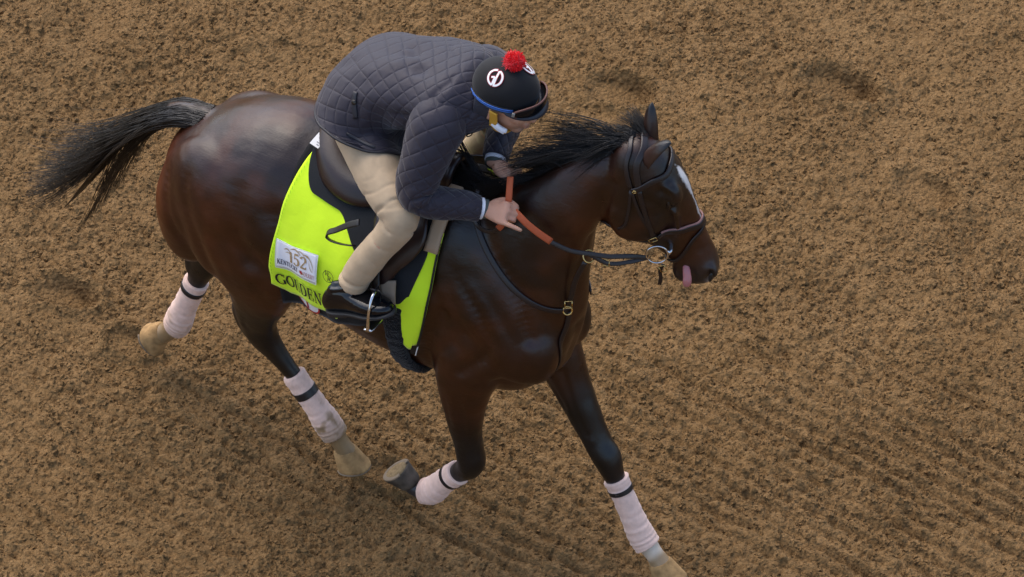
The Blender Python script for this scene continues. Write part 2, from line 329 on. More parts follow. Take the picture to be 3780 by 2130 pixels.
# head: u along from poll to muzzle, f to the face, l to the horse's left
POLL, MUZ = V(.545, .125, 1.948), V(.748, .230, 1.437)
hd = unit(MUZ-POLL); hf = V(math.cos(R(30)), math.sin(R(30)), 0); hf = unit(hf-hd*np.dot(hf, hd)); hl = np.cross(hd, hf)
if hl[1] < 0: hl = -hl
def H(u, f=0, l=0): return POLL+hd*u+hf*f+hl*l
HD = np.array([  # u, face, jaw, half width, widest offset
 (-.005, .01, .05, .03), (.015, .03, .085, .055), (.05, .055, .12, .075), (.11, .080, .165, .088), (.18, .090, .200, .097), (.235, .088, .225, .095), (.29, .082, .225, .082), (.345, .075, .190, .067),
 (.40, .069, .148, .056), (.458, .066, .113, .049), (.516, .066, .096, .049), (.564, .062, .092, .054), (.602, .050, .087, .054), (.627, .03, .070, .044), (.641, .005, .047, .022)])
n = len(HD)
hb.add(*rings([H(u, (a-b_)*.5+.01) for u, a, b_, w in HD], np.tile(hl, (n, 1)), np.tile(hf, (n, 1)), HD[:, 3], (HD[:, 1]+HD[:, 2])/2-.01, (HD[:, 1]+HD[:, 2])/2+.01, np.full(n, .88), 32, 5))
for sgn in (-1, 1):
    hb.add(*ellipsoid(H(.262, -.105, sgn*.062), np.array([hd, hf, hl]), (.105, .105, .036)))           # jowl
    hb.add(*ellipsoid(H(.20, .045, sgn*.076), np.array([hd, hf, hl]), (.048, .03, .028)))           # brow
    hb.add(*ellipsoid(H(.580, .022, sgn*.045), np.array([hd, hf, hl]), (.034, .030, .022)))          # nostril
    hb.add(*limb([(*H(.26, .025, sgn*.086), .012), (*H(.33, .005, sgn*.073), .012), (*H(.39, -.01, sgn*.058), .008)], hl, 4, 10))  # cheek bone
hb.add(*ellipsoid(H(.575, -.085, 0), np.array([hd, hf, hl]), (.044, .026, .040)))                    # lower lip and chin
# legs: rows x, y, z, half width, half depth front, half depth back
LEG = {}
LEG['LF'] = [(.10, .15, 1.12, .075, .15, .16), (.185, .155, .93, .082, .125, .135), (.27, .147, .785, .068, .090, .092), (.355, .137, .635, .053, .063, .066), (.415, .13, .53, .047, .050, .050), (.455, .128, .468, .048, .051, .050),
             (.485, .126, .41, .040, .039, .043), (.52, .124, .345, .030, .032, .036), (.565, .122, .255, .030, .031, .036), (.598, .121, .192, .036, .036, .042), (.628, .12, .148, .038, .038, .042), (.662, .118, .112, .032, .033, .034), (.70, .115, .07, .040, .038, .038)]
LEG['RF'] = [(.13, -.15, 1.12, .075, .15, .15), (.075, -.165, .93, .082, .12, .125), (.06, -.16, .79, .068, .09, .088), (.058, -.15, .655, .054, .065, .060), (.062, -.14, .55, .047, .053, .048), (.068, -.133, .475, .049, .054, .046), (.055, -.13, .425, .044, .048, .042),
             (.01, -.127, .372, .034, .036, .036), (-.045, -.124, .30, .031, .032, .036), (-.092, -.122, .232, .038, .038, .042), (-.13, -.12, .205, .037, .036, .038), (-.165, -.12, .20, .033, .032, .032), (-.20, -.12, .215, .036, .034, .034)]
LEG['RH'] = [(-.86, -.15, 1.30, .11, .24, .25), (-.81, -.17, 1.10, .12, .22, .26), (-.775, -.17, .97, .11, .18, .215), (-.78, -.155, .86, .085, .125, .14), (-.80, -.138, .765, .064, .085, .10), (-.812, -.122, .68, .053, .068, .080), (-.795, -.11, .605, .047, .057, .068),
             (-.75, -.102, .54, .037, .043, .050), (-.695, -.094, .468, .032, .035, .039), (-.618, -.085, .36, .031, .033, .038), (-.575, -.08, .297, .038, .040, .046), (-.548, -.076, .252, .039, .040, .044), (-.515, -.07, .198, .034, .035, .036), (-.49, -.062, .15, .042, .04, .04)]
LEG['LH'] = [(-.88, .15, 1.30, .11, .24, .25), (-.90, .165, 1.08, .12, .21, .25), (-.96, .165, .93, .105, .17, .19), (-1.05, .15, .80, .078, .11, .115), (-1.13, .135, .71, .060, .078, .080), (-1.18, .125, .645, .052, .062, .072), (-1.205, .12, .59, .046, .054, .062),
             (-1.235, .115, .52, .037, .041, .046), (-1.26, .11, .45, .032, .034, .038), (-1.30, .104, .345, .031, .034, .038), (-1.322, .10, .28, .038, .040, .046), (-1.338, .097, .24, .039, .040, .044), (-1.37, .092, .20, .034, .035, .036), (-1.41, .086, .165, .04, .04, .04)]
for k in LEG: hb.add(*limb(LEG[k], (0, 1, 0), 6, 24))
# point of hock and elbow, muscle masses
hb.add(*limb([(-.85, -.13, .79, .03), (-.892, -.118, .705, .030), (-.868, -.11, .62, .030), (-.79, -.102, .545, .026)], Yv, 5, 14))
hb.add(*limb([(-1.16, .135, .77, .025), (-1.25, .125, .70, .026), (-1.268, .118, .62, .026), (-1.27, .112, .53, .022)], Yv, 5, 14))
I3 = np.eye(3)
def rot_y(a): c, s = math.cos(R(a)), math.sin(R(a)); return np.array([(c, 0, -s), (0, 1, 0), (s, 0, c)])
for sg in (-1, 1):
    hb.add(*ellipsoid((.14, sg*.125, 1.20), rot_y(-35), (.13, .105, .30)))     # shoulder
    hb.add(*ellipsoid((.27, sg*.105, 1.08), I3, (.125, .085, .15)))            # point of shoulder, breast
    hb.add(*ellipsoid((.06, sg*.13, 1.00), rot_y(20), (.16, .09, .17)))        # upper arm
    hb.add(*ellipsoid((-.87, sg*.14, 1.245), rot_y(14), (.27, .135, .215)))      # croup
    hb.add(*ellipsoid((-1.06, sg*.12, 1.13), rot_y(8), (.14, .12, .28)))       # buttock
    hb.add(*ellipsoid((-.67, sg*.20, 1.03), rot_y(30), (.12, .07, .16)))       # stifle
hb.add(*limb([(-.98, 0, 1.38, .06), (-1.09, 0, 1.40, .045), (-1.19, 0, 1.385, .036), (-1.27, 0, 1.33, .028), (-1.36, 0, 1.24, .016)], Yv, 5, 14))  # dock
body_me = remesh('body', hb, .0088, 9, .5)
# ears are added after the union so that they stay crisp (still one skin: joined below)
co, no = get_co(body_me), get_no(body_me)
def bump(c, r, amt, axes=None):
    global co
    d = (co-np.asarray(c)); d = d@axes.T if axes is not None else d
    w = np.exp(-((d/np.asarray(r))**2).sum(1)); co += no*(w*amt)[:, None]
def groove(P, r, amt):
    """crease along a polyline"""
    global co
    P = cr(P, 8); dmin = np.full(len(co), 9.)
    for p in P: dmin = np.minimum(dmin, ((co-p)**2).sum(1))
    co += no*(-amt*np.exp(-dmin/r**2))[:, None]
for sg in (-1, 1):
    groove([(-.62, sg*.28, 1.35), (-.57, sg*.28, 1.15), (-.60, sg*.24, .93)], .05, .024)          # flank hollow
    groove([(-1.12, sg*.20, 1.38), (-1.10, sg*.25, 1.15), (-1.02, sg*.24, .98), (-.92, sg*.2, .82)], .022, .014)   # thigh line
    groove([(-1.01, sg*.26, 1.38), (-.97, sg*.28, 1.18), (-.90, sg*.26, 1.0), (-.86, sg*.2, .86)], .026, .010)
    groove([(-.78, sg*.28, 1.40), (-.76, sg*.29, 1.22), (-.72, sg*.28, 1.12)], .04, .010)
    groove([(-.02, sg*.24, 1.46), (.13, sg*.23, 1.30), (.20, sg*.22, 1.12), (.10, sg*.23, .98)], .026, .015)       # shoulder blade
    groove([(-.06, sg*.25, 1.40), (.02, sg*.25, 1.24), (.06, sg*.25, 1.10)], .024, .009)
    groove([(.10, sg*.17, 1.55), (.27, sg*.17, 1.36), (.33, sg*.17, 1.18)], .032, .018)           # neck joins shoulder
    groove([(.40, sg*.05+.02, 1.30), (.43, sg*.06+.04, 1.42), (.45, sg*.06+.09, 1.54)], .022, .010)   # jugular groove
    groove([(.02, sg*.23, 1.20), (-.04, sg*.24, 1.02), (-.06, sg*.22, .86)], .03, .016)           # behind the elbow
    bump((-.80, sg*.27, 1.50), (.06, .05, .05), .012); bump((-.70, sg*.28, 1.05), (.08, .08, .1), .012)
    bump((-.97, sg*.27, 1.22), (.09, .1, .15), .012); bump((.02, sg*.23, 1.02), (.07, .07, .10), .012); bump((.20, sg*.2, 1.03), (.06, .06, .08), .010)
    groove([(.16, sg*.2, .98), (.25, sg*.17, .90), (.22, sg*.12, .80)], .026, .014)
groove([(.075, -.225, .92), (.085, -.215, .78), (.08, -.19, .64)], .014, .007); groove([(.03, -.22, .86), (.035, -.205, .74), (.04, -.18, .62)], .012, .006)     # forearm muscles
groove([(.30, .09, .82), (.345, .08, .70), (.40, .08, .58)], .014, .007); groove([(.24, .10, .78), (.31, .085, .66)], .012, .005)
groove([(-.77, -.24, .90), (-.80, -.20, .80), (-.83, -.17, .70)], .014, .008)
for k in range(5): groove([(-.02-.035*k, -.27, 1.0-.02*k), (-.10-.05*k, -.26, .90-.02*k)], .01, .003)
for P_ in ([(.10, -.22, 1.06), (.0, -.24, 1.0), (-.08, -.25, .93)], [(-.62, -.25, 1.05), (-.70, -.27, .98), (-.74, -.23, .88)], [(.07, -.225, .86), (.05, -.215, .76), (.07, -.19, .64)], [(.33, .09, .80), (.36, .085, .68), (.42, .085, .56)], [H(.30, .03, -.08), H(.36, .0, -.062), H(.42, -.02, -.052)], [H(.27, -.03, -.09), H(.33, -.08, -.075)]):
    groove(P_, .0095, -.0035)
groove([(.40, 0, 1.16), (.38, 0, 1.04), (.32, 0, .92)], .035, .022)                               # between the breasts
groove([(-1.19, 0, 1.28), (-1.18, 0, 1.05), (-1.05, 0, .9)], .03, .02)
for sg in (-1, 1):
    groove([H(.19, -.03, sg*.1), H(.27, .0, sg*.088), H(.36, -.02, sg*.07)], .018, .006)           # below the cheek bone
    groove([H(.40, .045, sg*.06), H(.48, .03, sg*.055)], .022, .006)
    groove([H(.545, -.03, sg*.06), H(.585, -.036, sg*.055), H(.615, -.036, sg*.035)], .010, .010)    # mouth
    groove([H(.577, .026, sg*.07), H(.602, .010, sg*.064)], .012, .024)                          # nostril opening
    groove([H(.17, .02, sg*.1), H(.19, .035, sg*.1)], .016, .008)
    groove([H(.10, -.13, sg*.07), H(.20, -.20, sg*.07), H(.28, -.21, sg*.06)], .022, .008)         # behind the jaw
co += no*((vnoise3(co*18, 5)-.5)*.003+(vnoise3(co*8, 7)-.5)*.006+(vnoise3(co*4, 6)-.5)*.008)[:, None]
set_co(body_me, co)
# ---- coat: dark bay, black points, white blaze, one white pastern (colours of the hair itself)
def seg_d(P, a, b):
    ab = b-a; t = np.clip(((P-a)@ab)/(ab@ab), 0, 1); return np.linalg.norm(P-(a+t[:, None]*ab), axis=1)
co = get_co(body_me); N_ = len(co)
nz = vnoise3(co*7, 1)*.6+vnoise3(co*18, 2)*.4
bay, dark, red, blk = V(.0200, .0052, .0022), V(.0080, .0036, .0027), V(.13, .030, .006), V(.0062, .0058, .0062)
t = sst(1.2, 1.6, co[:, 2])*.7
colr = bay*(1-t)[:, None]+dark*t[:, None]
colr *= (1-.50*sst(-.55, .12, co[:, 0]))[:, None]                                            # neck and shoulder are a blacker brown than the quarters
def mixc(w, c): 
    global colr; w = np.clip(w, 0, 1)[:, None]; colr = colr*(1-w)+c*w
mixc(np.exp(-(((co-V(-1.17, -.10, 1.10))/V(.07, .2, .20))**2).sum(1))*1.0, red)               # russet buttock
mixc(np.exp(-(((co-V(-.62, 0, .86))/V(.35, .3, .12))**2).sum(1))*.4, red)
mixc(np.exp(-(((co-V(.05, 0, .84))/V(.3, .3, .13))**2).sum(1))*.35, red)
mixc(np.exp(-(((co-V(.44, 0, 1.62))/V(.12, .3, .2))**2).sum(1))*.30, red)
mixc(sst(.42, .75, nz)*.30, red*.7)
mixc(np.exp(-(((co-V(-.95, -.25, 1.12))/V(.16, .2, .22))**2).sum(1))*.22, red)
mixc(np.exp(-(((co-V(.22, -.2, 1.05))/V(.2, .25, .2))**2).sum(1))*.16, red)
mixc(np.exp(-(((co-V(.33, .1, .72))/V(.12, .12, .16))**2).sum(1))*.35, red)
hu, hff, hll = (co-POLL)@hd, (co-POLL)@hf, (co-POLL)@hl
inhead = (hu > .0)*(np.abs(hll) < .14)*(hff > -.26)*(hu < .66)*(co[:, 0] > .47)
mixc(inhead*np.exp(-((hu-.42)/.13)**2-((hff-.05)/.05)**2)*.35, red)
mixc(inhead*sst(.50, .58, hu)*.8, V(.022, .016, .014))                                        # dark muzzle
mixc(inhead*np.exp(-((hu-.225)/.03)**2-((hff-.03)/.03)**2)*.6, blk)
bz = .0155*sst(.135, .17, hu)*(1-.72*sst(.22, .30, hu))+.004*(vnoise3(co*60, 9)-.5)
mixc(inhead*(hu > .13)*(hu < .415)*(hff > .0)*sst(1.25, .8, np.abs(hll+.012*sst(.34, .14, hu)+.008)/np.maximum(bz, .001)), V(.62, .60, .58))
mixc(inhead*np.exp(-((hu-.618)/.016)**2-((hff-.0)/.012)**2-((hll+.035)/.012)**2)*1., V(.42, .36, .33))   # pale snip by the nostril
for k, (i0, up_) in {'LF': (3, .10), 'RF': (4, .10), 'RH': (4, .13), 'LH': (4, .13)}.items():
    L_ = np.array(LEG[k])[:, :3]; d = np.full(N_, 9.); tt = np.zeros(N_)
    for i in range(2, len(L_)-1):
        e = seg_d(co, L_[i], L_[i+1]); b_ = e < d; d = np.where(b_, e, d); ab = L_[i+1]-L_[i]
        tt = np.where(b_, i+np.clip(((co-L_[i])@ab)/(ab@ab), 0, 1), tt)
    w = (d < .11)*sst(i0-1.8, i0-.1, tt+(nz-.5)*.8); mixc(w, blk*.8)
    n_ = len(L_)
    if k == 'LF': mixc((d < .08)*sst(n_-4.2, n_-3.4, tt), V(.70, .58, .45))
    if k in ('LF', 'RH', 'LH'): mixc((d < .08)*sst(n_-3.2+(k == 'LF')*.9, n_-2.3+(k == 'LF')*.6, tt+(nz-.5)*1.2)*.95, V(.27, .175, .085))      # caked mud
    if k == 'RF': mixc((d < .08)*sst(n_-4, n_-3, tt), V(.03, .028, .028))
set_col(body_me, np.clip(colr, 0, 1))
coat = mat('bay coat', (.03, .012, .008), .37, .50, var=.22, vscale=9, attr='tint', rvar=.10, bump=[(7, .20, .03), (420, .15, .002)], streak=((22, 190, 190), .14))
# short hair runs along the body: stretched fine bump
body = obj('body', body_me, coat, horse)
# ears: curved leaf shells
def ear(base, direction, face, length, width, parent):
    d = unit(direction); f = unit(np.asarray(face)-d*np.dot(face, d)); s = np.cross(d, f); v = []; nr, nc = 14, 22
    for i in range(nr):
        t = i/(nr-1); w = width*(1-t)**.62*(.80+.85*t)+.0006; dep = w*(1.05-.35*t)
        c = np.asarray(base)+d*length*t+f*length*.10*t*t
        for j in range(nc):
            a = 2*math.pi*j/nc; x_, y_ = math.cos(a), math.sin(a)
            yy = -dep*(1-x_*x_*.55)*(.9 if y_ < 0 else .9) if y_ < 0 else -dep*(1-x_*x_*.55)*.9+.30*dep*0 - .0
            yo = -dep*(1-.75*x_*x_)                                     # bowl shape open to f
            v.append(c+s*w*x_+f*(yo+(.006 if y_ > 0 else -.006)*(abs(y_)**.6)))
    fa = grid_faces(nr, nc); v, fa = caps(np.array(v), fa, nr, nc)
    me = mesh_from('ear', v, fa); p = get_co(me); t = ((p-base)@d)/length
    cc = V(.030, .014, .010)[None]*(1-sst(.55, .95, t))[:, None]+V(.006, .0055, .006)[None]*sst(.55, .95, t)[:, None]
    set_col(me, cc); o = obj('ear', me, coat, parent); m = o.modifiers.new('s', 'SUBSURF'); m.levels = m.render_levels = 1; return o
ear(H(.075, .035, -.055), -hd*.70+hf*.62-hl*.30, hf*.5+hd*.3-hl*.15, .135, .047, horse)
ear(H(.060, .035, .050), -hd*.90+hf*.30+hl*.12, hf*.5+hl*.8, .130, .033, horse)
# eyes
eyem = mat('horse eye', (.008, .005, .004), .06, .6, coat=1)
for sg in (-1, 1):
    e = MB(); e.add(*ellipsoid(H(.225, .030, sg*.077), np.array([hd, hf, hl]), (.021, .017, .015))); eo = e.build('eye', eyem, horse)
    e = MB(); A3 = np.array([unit(hd*.92-hf*.38), unit(hf*.92+hd*.38), hl])
    e.add(*ellipsoid(H(.221, .039, sg*.0765), A3, (.031, .0125, .0205), 14)); e.add(*ellipsoid(H(.234, .019, sg*.0770), A3, (.028, .010, .0185), 14))
    me = mesh_from('eyelid', e.v, e.f); set_col(me, np.tile(V(.010, .0048, .0035), (len(me.vertices), 1))); obj('eyelid', me, coat, eo)
nosm = mat('nostril lining', (.006, .005, .005), .5)
for sg in (-1, 1): e = MB(); e.add(*ellipsoid(H(.592, .018, sg*.0625), np.array([unit(hd*.85-hf*.5), unit(hf*.85+hd*.5), hl]), (.019, .0075, .0045), 10)); e.build('nostril', nosm, horse)
# tongue
tm = mat('tongue', (.45, .17, .17), .25, .5, subs=.2, bump=(160, .25, .002))
tg = MB(); tg.add(*limb([(*H(.530, -.045, -.03), .008, .010), (*H(.543, -.048, -.050), .008, .013), (*H(.562, -.053, -.062), .0065, .0145), (*H(.575, -.059, -.068), .006, .0150), (*H(.588, -.065, -.067), .0055, .0125), (*H(.596, -.068, -.063), .004, .0085), (*H(.600, -.069, -.060), .001, .003)], hl, 5, 14)); tg.build('tongue', tm, horse)
# hooves
hoofm = {'mud': mat('muddy hoof', (.33, .20, .085), .85, .2, var=.35, vscale=30, bump=(90, .5, .004)), 'dark': mat('dark hoof', (.075, .060, .045), .7, .3, var=.6, vscale=24, bump=(70, .4, .003))}
solem = mat('packed sole', (.27, .19, .10), .95, .1, var=.3, vscale=60, bump=(120, .8, .006)); shoem = mat('worn muddy shoe', (.24, .18, .12), .7, .4, metal=.25)
def hoof(c, axis, front, kind, k=1.):
    """axis: from coronet down to the sole; front: towards the toe"""
    a = unit(axis); f = unit(np.asarray(front)-a*np.dot(front, a)); s = np.cross(a, f); c = V(*c); m = MB()
    C_, S_, F_, w, fu, bd = [], [], [], [], [], []
    for t, w_, fr, bk in ((-.012, .034, .034, .040), (.0, .042, .040, .046), (.018, .045, .052, .046), (.040, .049, .066, .046), (.060, .053, .079, .046), (.066, .052, .078, .045)):
        C_.append(c+a*t*k); w.append(w_*k); fu.append(fr*k); bd.append(bk*k)
    v, fa = rings(C_, np.tile(s, (6, 1)), np.tile(f, (6, 1)), w, fu, bd, np.full(6, .92), 28, 3); m.add(v, fa); o = m.build('hoof', hoofm[kind], horse)
    m = MB(); v, fa = rings([c+a*.063*k, c+a*.073*k], np.tile(s, (2, 1)), np.tile(f, (2, 1)), [.045*k, .041*k], [.068*k, .062*k], [.038*k, .034*k], [.92, .92], 28, 2); m.add(v, fa); m.build('sole', solem, o)
    m = MB(); pts = []
    for t in np.linspace(-2.35, 2.35, 17): pts.append(c+a*.069*k+f*(math.cos(t)*(.070 if math.cos(t) > 0 else .045))*k+s*math.sin(t)*.046*k)
    m.add(*strap(pts, a, .018, .004, 2)); m.build('horseshoe', shoem, o)
    return o
hoof((.692, .116, .083), (.42, -.03, -.90), (.90, 0, .42), 'mud')
hoof((-.195, -.12, .215), (-.55, -.16, .66), (-.72, .0, -.62), 'dark', .92)
hoof((-.50, -.065, .165), (.25, .08, -.95), (.95, 0, .25), 'mud')
hoof((-1.402, .087, .172), (-.80, -.05, -.55), (-.45, -.05, -.85), 'mud')
# ---------------------------------------------------------------- mane, forelock, tail (each strand a fine tapering tube)
def strands(name, roots, paths_fn, n, segs, rad, material, parent):
    t = np.linspace(0, 1, segs+1); P = np.stack([paths_fn(i, t) for i in range(n)])            # n, segs+1, 3
    T = np.gradient(P, axis=1); T /= np.linalg.norm(T, axis=2, keepdims=True)+1e-9
    ref = np.array([.3, .2, .93]); A = np.cross(T, ref); A /= np.linalg.norm(A, axis=2, keepdims=True)+1e-9; B = np.cross(T, A)
    r = (rad*RNG.uniform(.7, 1.3, n))[:, None]*(1-.85*t[None]**1.5)
    ang = np.array([0, 2.094, 4.189]); v = P[:, :, None]+r[:, :, None, None]*(np.cos(ang)[None, None, :, None]*A[:, :, None]+np.sin(ang)[None, None, :, None]*B[:, :, None])
    v = v.reshape(-1, 3); idx = np.arange(n*(segs+1)*3).reshape(n, segs+1, 3)
    f = np.stack([idx[:, :-1], np.roll(idx, -1, 2)[:, :-1], np.roll(idx, -1, 2)[:, 1:], idx[:, 1:]], -1).reshape(-1, 4)
    m = bpy.data.meshes.new(name); m.vertices.add(len(v)); m.vertices.foreach_set('co', v.astype(np.float32).ravel()); m.loops.add(f.size)
    m.loops.foreach_set('vertex_index', f.ravel().astype(np.int32)); m.polygons.add(len(f)); m.polygons.foreach_set('loop_start', np.arange(0, f.size, 4, dtype=np.int32))
    m.polygons.foreach_set('use_smooth', np.ones(len(f), bool)); m.update()
    return obj(name, m, material, parent)
hairm = mat('black horse hair', (.0075, .0065, .0062), .42, .45); tailm = mat('tail hair', (.0095, .0068, .0052), .36, .5, var=.6, vscale=14)
crest = cr(np.array([k[0] for k in NK]), 20); crest = np.vstack([cr([(-.17, 0, 1.545), (-.12, 0, 1.565), (-.08, 0, 1.58)], 8)[:-1], crest])
from mathutils.bvhtree import BVHTree
bvh = BVHTree.FromPolygons([v.co for v in body_me.vertices], [p.vertices[:] for p in body_me.polygons])
def skin(p, off=.004):
    l, n_, _, _ = bvh.find_nearest(Vector(p)); return np.array(l)+np.array(n_)*off, np.array(n_)
for i in range(len(crest)):
    l, *_ = bvh.ray_cast(Vector(crest[i])+Vector((0, 0, .12)), Vector((0, 0, -1)))
    if l: crest[i] = l
NM = 3800; nclump = 70; cl_s = np.sort(RNG.uniform(0, 1, nclump)); cl_r = RNG.normal(0, 1, (nclump, 4)); cid = RNG.integers(0, nclump, NM)
def mane_path(i, t):
    k = cid[i]; s = np.clip(cl_s[k]+RNG.normal(0, .012), 0, .995); a = s*(len(crest)-1); j = int(a); p = crest[j]*(1-(a-j))+crest[min(j+1, len(crest)-1)]*(a-j)
    q = .35+.65*sst(.02, .24, np.array(s)); c = cl_r[k]; lat = RNG.normal(0, .012)
    p = p+V(0, lat, -.006-abs(lat)*.5)
    L_ = (.13+.065*q)*(1+.24*c[0])*RNG.uniform(.7, 1.15)
    up_ = V(-.25, -.12+.10*c[3], 1.); tg_ = crest[max(j-4, 0)]-crest[min(j+4, len(crest)-1)]; back = unit(tg_)+V(0, .10+.20*c[1], .08+.17*c[2])+RNG.normal(0, .055, 3)
    rise = (.38+.18*c[2]+.45*(c[3] > 1.3))*q
    x = t[:, None]; return p+L_*(unit(up_)*rise*(x-.55*x*x)+unit(back)*(.35*x+.65*x*x)+V(0, .15, -.38)*(.25+.75*(1-q))*x**2.4)+V(0, 0, .004)*np.sin(x*7+c[0]*3)
strands('mane', None, mane_path, NM, 6, .0015, hairm, horse)
NF = 600; fc = RNG.normal(0, 1, (14, 4))
def fore_path(i, t):
    c = fc[i % 14]; p = H(.03+.03*RNG.uniform(), .035, RNG.normal(.012, .018)); x = t[:, None]; L_ = RNG.uniform(.05, .125)
    d = unit(-hd*(.55+.2*c[0])+V(-.75+.3*c[1], .25+.35*c[2], .35+.25*c[3])+RNG.normal(0, .10, 3)); return p+L_*(d*x+V(-.35, 0, -.25)*x**2)
strands('forelock', None, fore_path, NF, 7, .0012, hairm, horse)
TC = cr(np.array([(-1.09, 0, 1.41), (-1.18, 0, 1.392), (-1.285, .0, 1.335), (-1.42, .0, 1.185), (-1.525, .0, 1.02), (-1.615, .0, .875), (-1.70, .0, .755)]), 16)
NT = 5200; tcl = RNG.normal(0, 1, (40, 6))
def tail_path(i, t):
    c = tcl[i % 40]; s0 = .52*RNG.uniform(0, 1)**1.9; end = np.clip(.84+.09*c[0]+RNG.normal(0, .05), .55, 1.0)
    fa = s0+(end-s0)*t; a = fa*(len(TC)-1); j = np.clip(a.astype(int), 0, len(TC)-2); fr = (a-j)[:, None]; P = TC[j]*(1-fr)+TC[j+1]*fr
    ang = RNG.uniform(0, 6.283); rho = RNG.uniform(.72, 1.0)
    ang2 = ang+.5*c[1]; ddir = V(.5, 0, .80)*math.sin(ang2)+V(0, 1, 0)*math.cos(ang2)
    rad_ = np.interp(fa, [0, .12, .22, .40, .58, .77, .9, 1.], [.058, .058, .062, .076, .076, .056, .032, .015])
    P = P+np.outer(rad_*rho*(1.0+.2*t), ddir)+(V(.45, 0, .60)*c[1]*.022+V(0, 1, 0)*c[2]*.020)[None]*t[:, None]+V(0, 0, -.012)
    P = P+V(.35, 0, .62)*(.020*np.sin(t*5+c[3]*2.5)*t)[:, None]
    if i % 9 == 0: P = P+(V(-.15, .0, -.02)+V(-.02, .02, .03)*c[4])[None]*(t**3)[:, None]*1.3       # thin wisps fly on beyond the brush
    if i % 37 == 0: P = P+V(.08, 0, -.20)[None]*(t**1.6)[:, None]*.5
    return P
strands('tail', None, tail_path, NT, 8, .0019, tailm, horse)

# ---------------------------------------------------------------- leg bandages
bandm = mat('pink bandage', (.66, .47, .44), .85, .2, bump=[(260, .3, .0015)], attr='tint', var=.08, vscale=60, sheen=.3); tapem = mat('black tape', (.012, .012, .014), .38, .5)
def bandage(k, t0, t1, tt, label, mud):
    A = cr(np.array(LEG[k], float), 14); n_ = len(A)-1; m_ = len(LEG[k])-1
    def rows(a, b, n, add):
        q = np.linspace(a, b, n)/m_*n_; j = np.clip(q.astype(int), 0, n_-1); fr = (q-j)[:, None]; Rw = A[j]*(1-fr)+A[j+1]*fr; Rw[:, 3:] += add; return Rw
    root = empty('leg_bandage', tuple(A[int(t1/m_*n_)][:3]), label, 'bandage', 'pink bandages on the horse\'s legs')
    R0 = rows(t0, t1, 60, .0095); x = np.linspace(0, 1, 60)
    R0[:, 3:] += (.0007*np.sin(x*46+1.5*np.sin(x*9))*(.4+.6*np.sin(x*5+1)**2)+.0005*np.sin(x*83+2))[:, None]
    R0[:, 3:] -= (.006*(x > .985)+.005*(x < .012))[:, None]
    v, f = limb(R0, (0, 1, 0), 1, 36)
    c = np.repeat(R0[:, :3], 36, 0); nrm = v[:-2]-c; nrm /= np.linalg.norm(nrm, axis=1)[:, None]
    xx = np.repeat(x, 36); th = np.tile(np.linspace(0, 6.283, 36, endpoint=False), 60)
    v[:-2] += nrm*(.0008*np.sin(xx*62+th*1.0+3*np.sin(xx*6))+.003*(vnoise3(v[:-2]*40, 3)-.5))[:, None]
    me = mesh_from('wrap', v, f); p = get_co(me); base = np.tile(V(.80, .56, .46), (len(p), 1))
    xa = np.append(xx, [0, 1]); w = np.clip((sst(.35, 1.0, xa)*mud+.9*mud*sst(.55, .8, vnoise3(p*45, 4))*sst(.1, .5, xa)+.3*sst(.68, .9, vnoise3(p*110, 8))*mud), 0, 1)*sst(.2, .6, vnoise3(p*22, 12)+.35*xa*mud)
    base = base*(1-w)[:, None]+V(.27, .175, .09)*w[:, None]; set_col(me, base); obj('wrap', me, bandm, root)
    o = MB(); o.add(*limb(rows(tt-.10, tt+.10, 6, .0122), (0, 1, 0), 2, 30)); o.build('fastening_tape', tapem, root)
bandage('LF', 6.35, 10.25, 6.95, 'clean pink bandage on the far foreleg stretched out in front', .06)
bandage('RF', 6.95, 10.2, 7.5, 'pink bandage on the near foreleg that is folded back', .12)
bandage('RH', 8.0, 11.35, 8.6, 'mud-flecked pink bandage on the near hind leg', .75)
bandage('LH', 7.55, 11.35, 8.05, 'pink bandage on the far hind leg trailing behind', .35)
# ---------------------------------------------------------------- surface of the horse for fitting the tack
BX = np.arange(-.92, .16, .01); BA = np.radians(np.arange(0, 178, 2.5)); BY = np.zeros((len(BX), len(BA))); BZ = np.zeros_like(BY)
for i, x in enumerate(BX):
    for j, a in enumerate(BA):
        o_ = Vector((x, -.58*math.sin(a)-1e-5, 1.15+.58*math.cos(a))); d_ = (Vector((x, 0, 1.15))-o_).normalized(); l, *_ = bvh.ray_cast(o_, d_)
        BY[i, j], BZ[i, j] = (l.y, l.z) if l else (BY[i, j-1], BZ[i, j-1])
for _ in range(3):                                                   # cloth bridges small hollows
    BY[1:-1] = (BY[:-2]+2*BY[1:-1]+BY[2:])/4; BZ[1:-1] = (BZ[:-2]+2*BZ[1:-1]+BZ[2:])/4
    BY[:, 1:-1] = (BY[:, :-2]+2*BY[:, 1:-1]+BY[:, 2:])/4
BY[:, 0] = 0
for j in range(1, len(BA)): BY[:, j] = np.minimum(BY[:, j], BY[:, j-1]+.25*np.maximum(BZ[:, j-1]-BZ[:, j], 0))   # below the widest point it hangs nearly straight
BD = np.zeros_like(BY); BD[:, 1:] = np.cumsum(np.hypot(np.diff(BY, axis=1), np.diff(BZ, axis=1)), 1)
BNy = np.gradient(BZ, axis=1); BNz = -np.gradient(BY, axis=1); nn = np.hypot(BNy, BNz)+1e-9; BNy, BNz = BNy/nn, BNz/nn
def cloth_pt(x, d, off=0., side=-1):
    """point at distance d down from the spine at station x, lifted off the hide; side -1 is the horse's right"""
    a = np.clip((x-BX[0])/.01, 0, len(BX)-1.001); i = int(a); f = a-i; r = []
    for k in (i, i+1):
        r.append([np.interp(d, BD[k], B_[k]) for B_ in (BY, BZ, BNy, BNz)])
    y, z, ny, nz_ = (np.array(r[0])*(1-f)+np.array(r[1])*f)
    return V(x, (y+ny*off)*(-side), z+nz_*off)
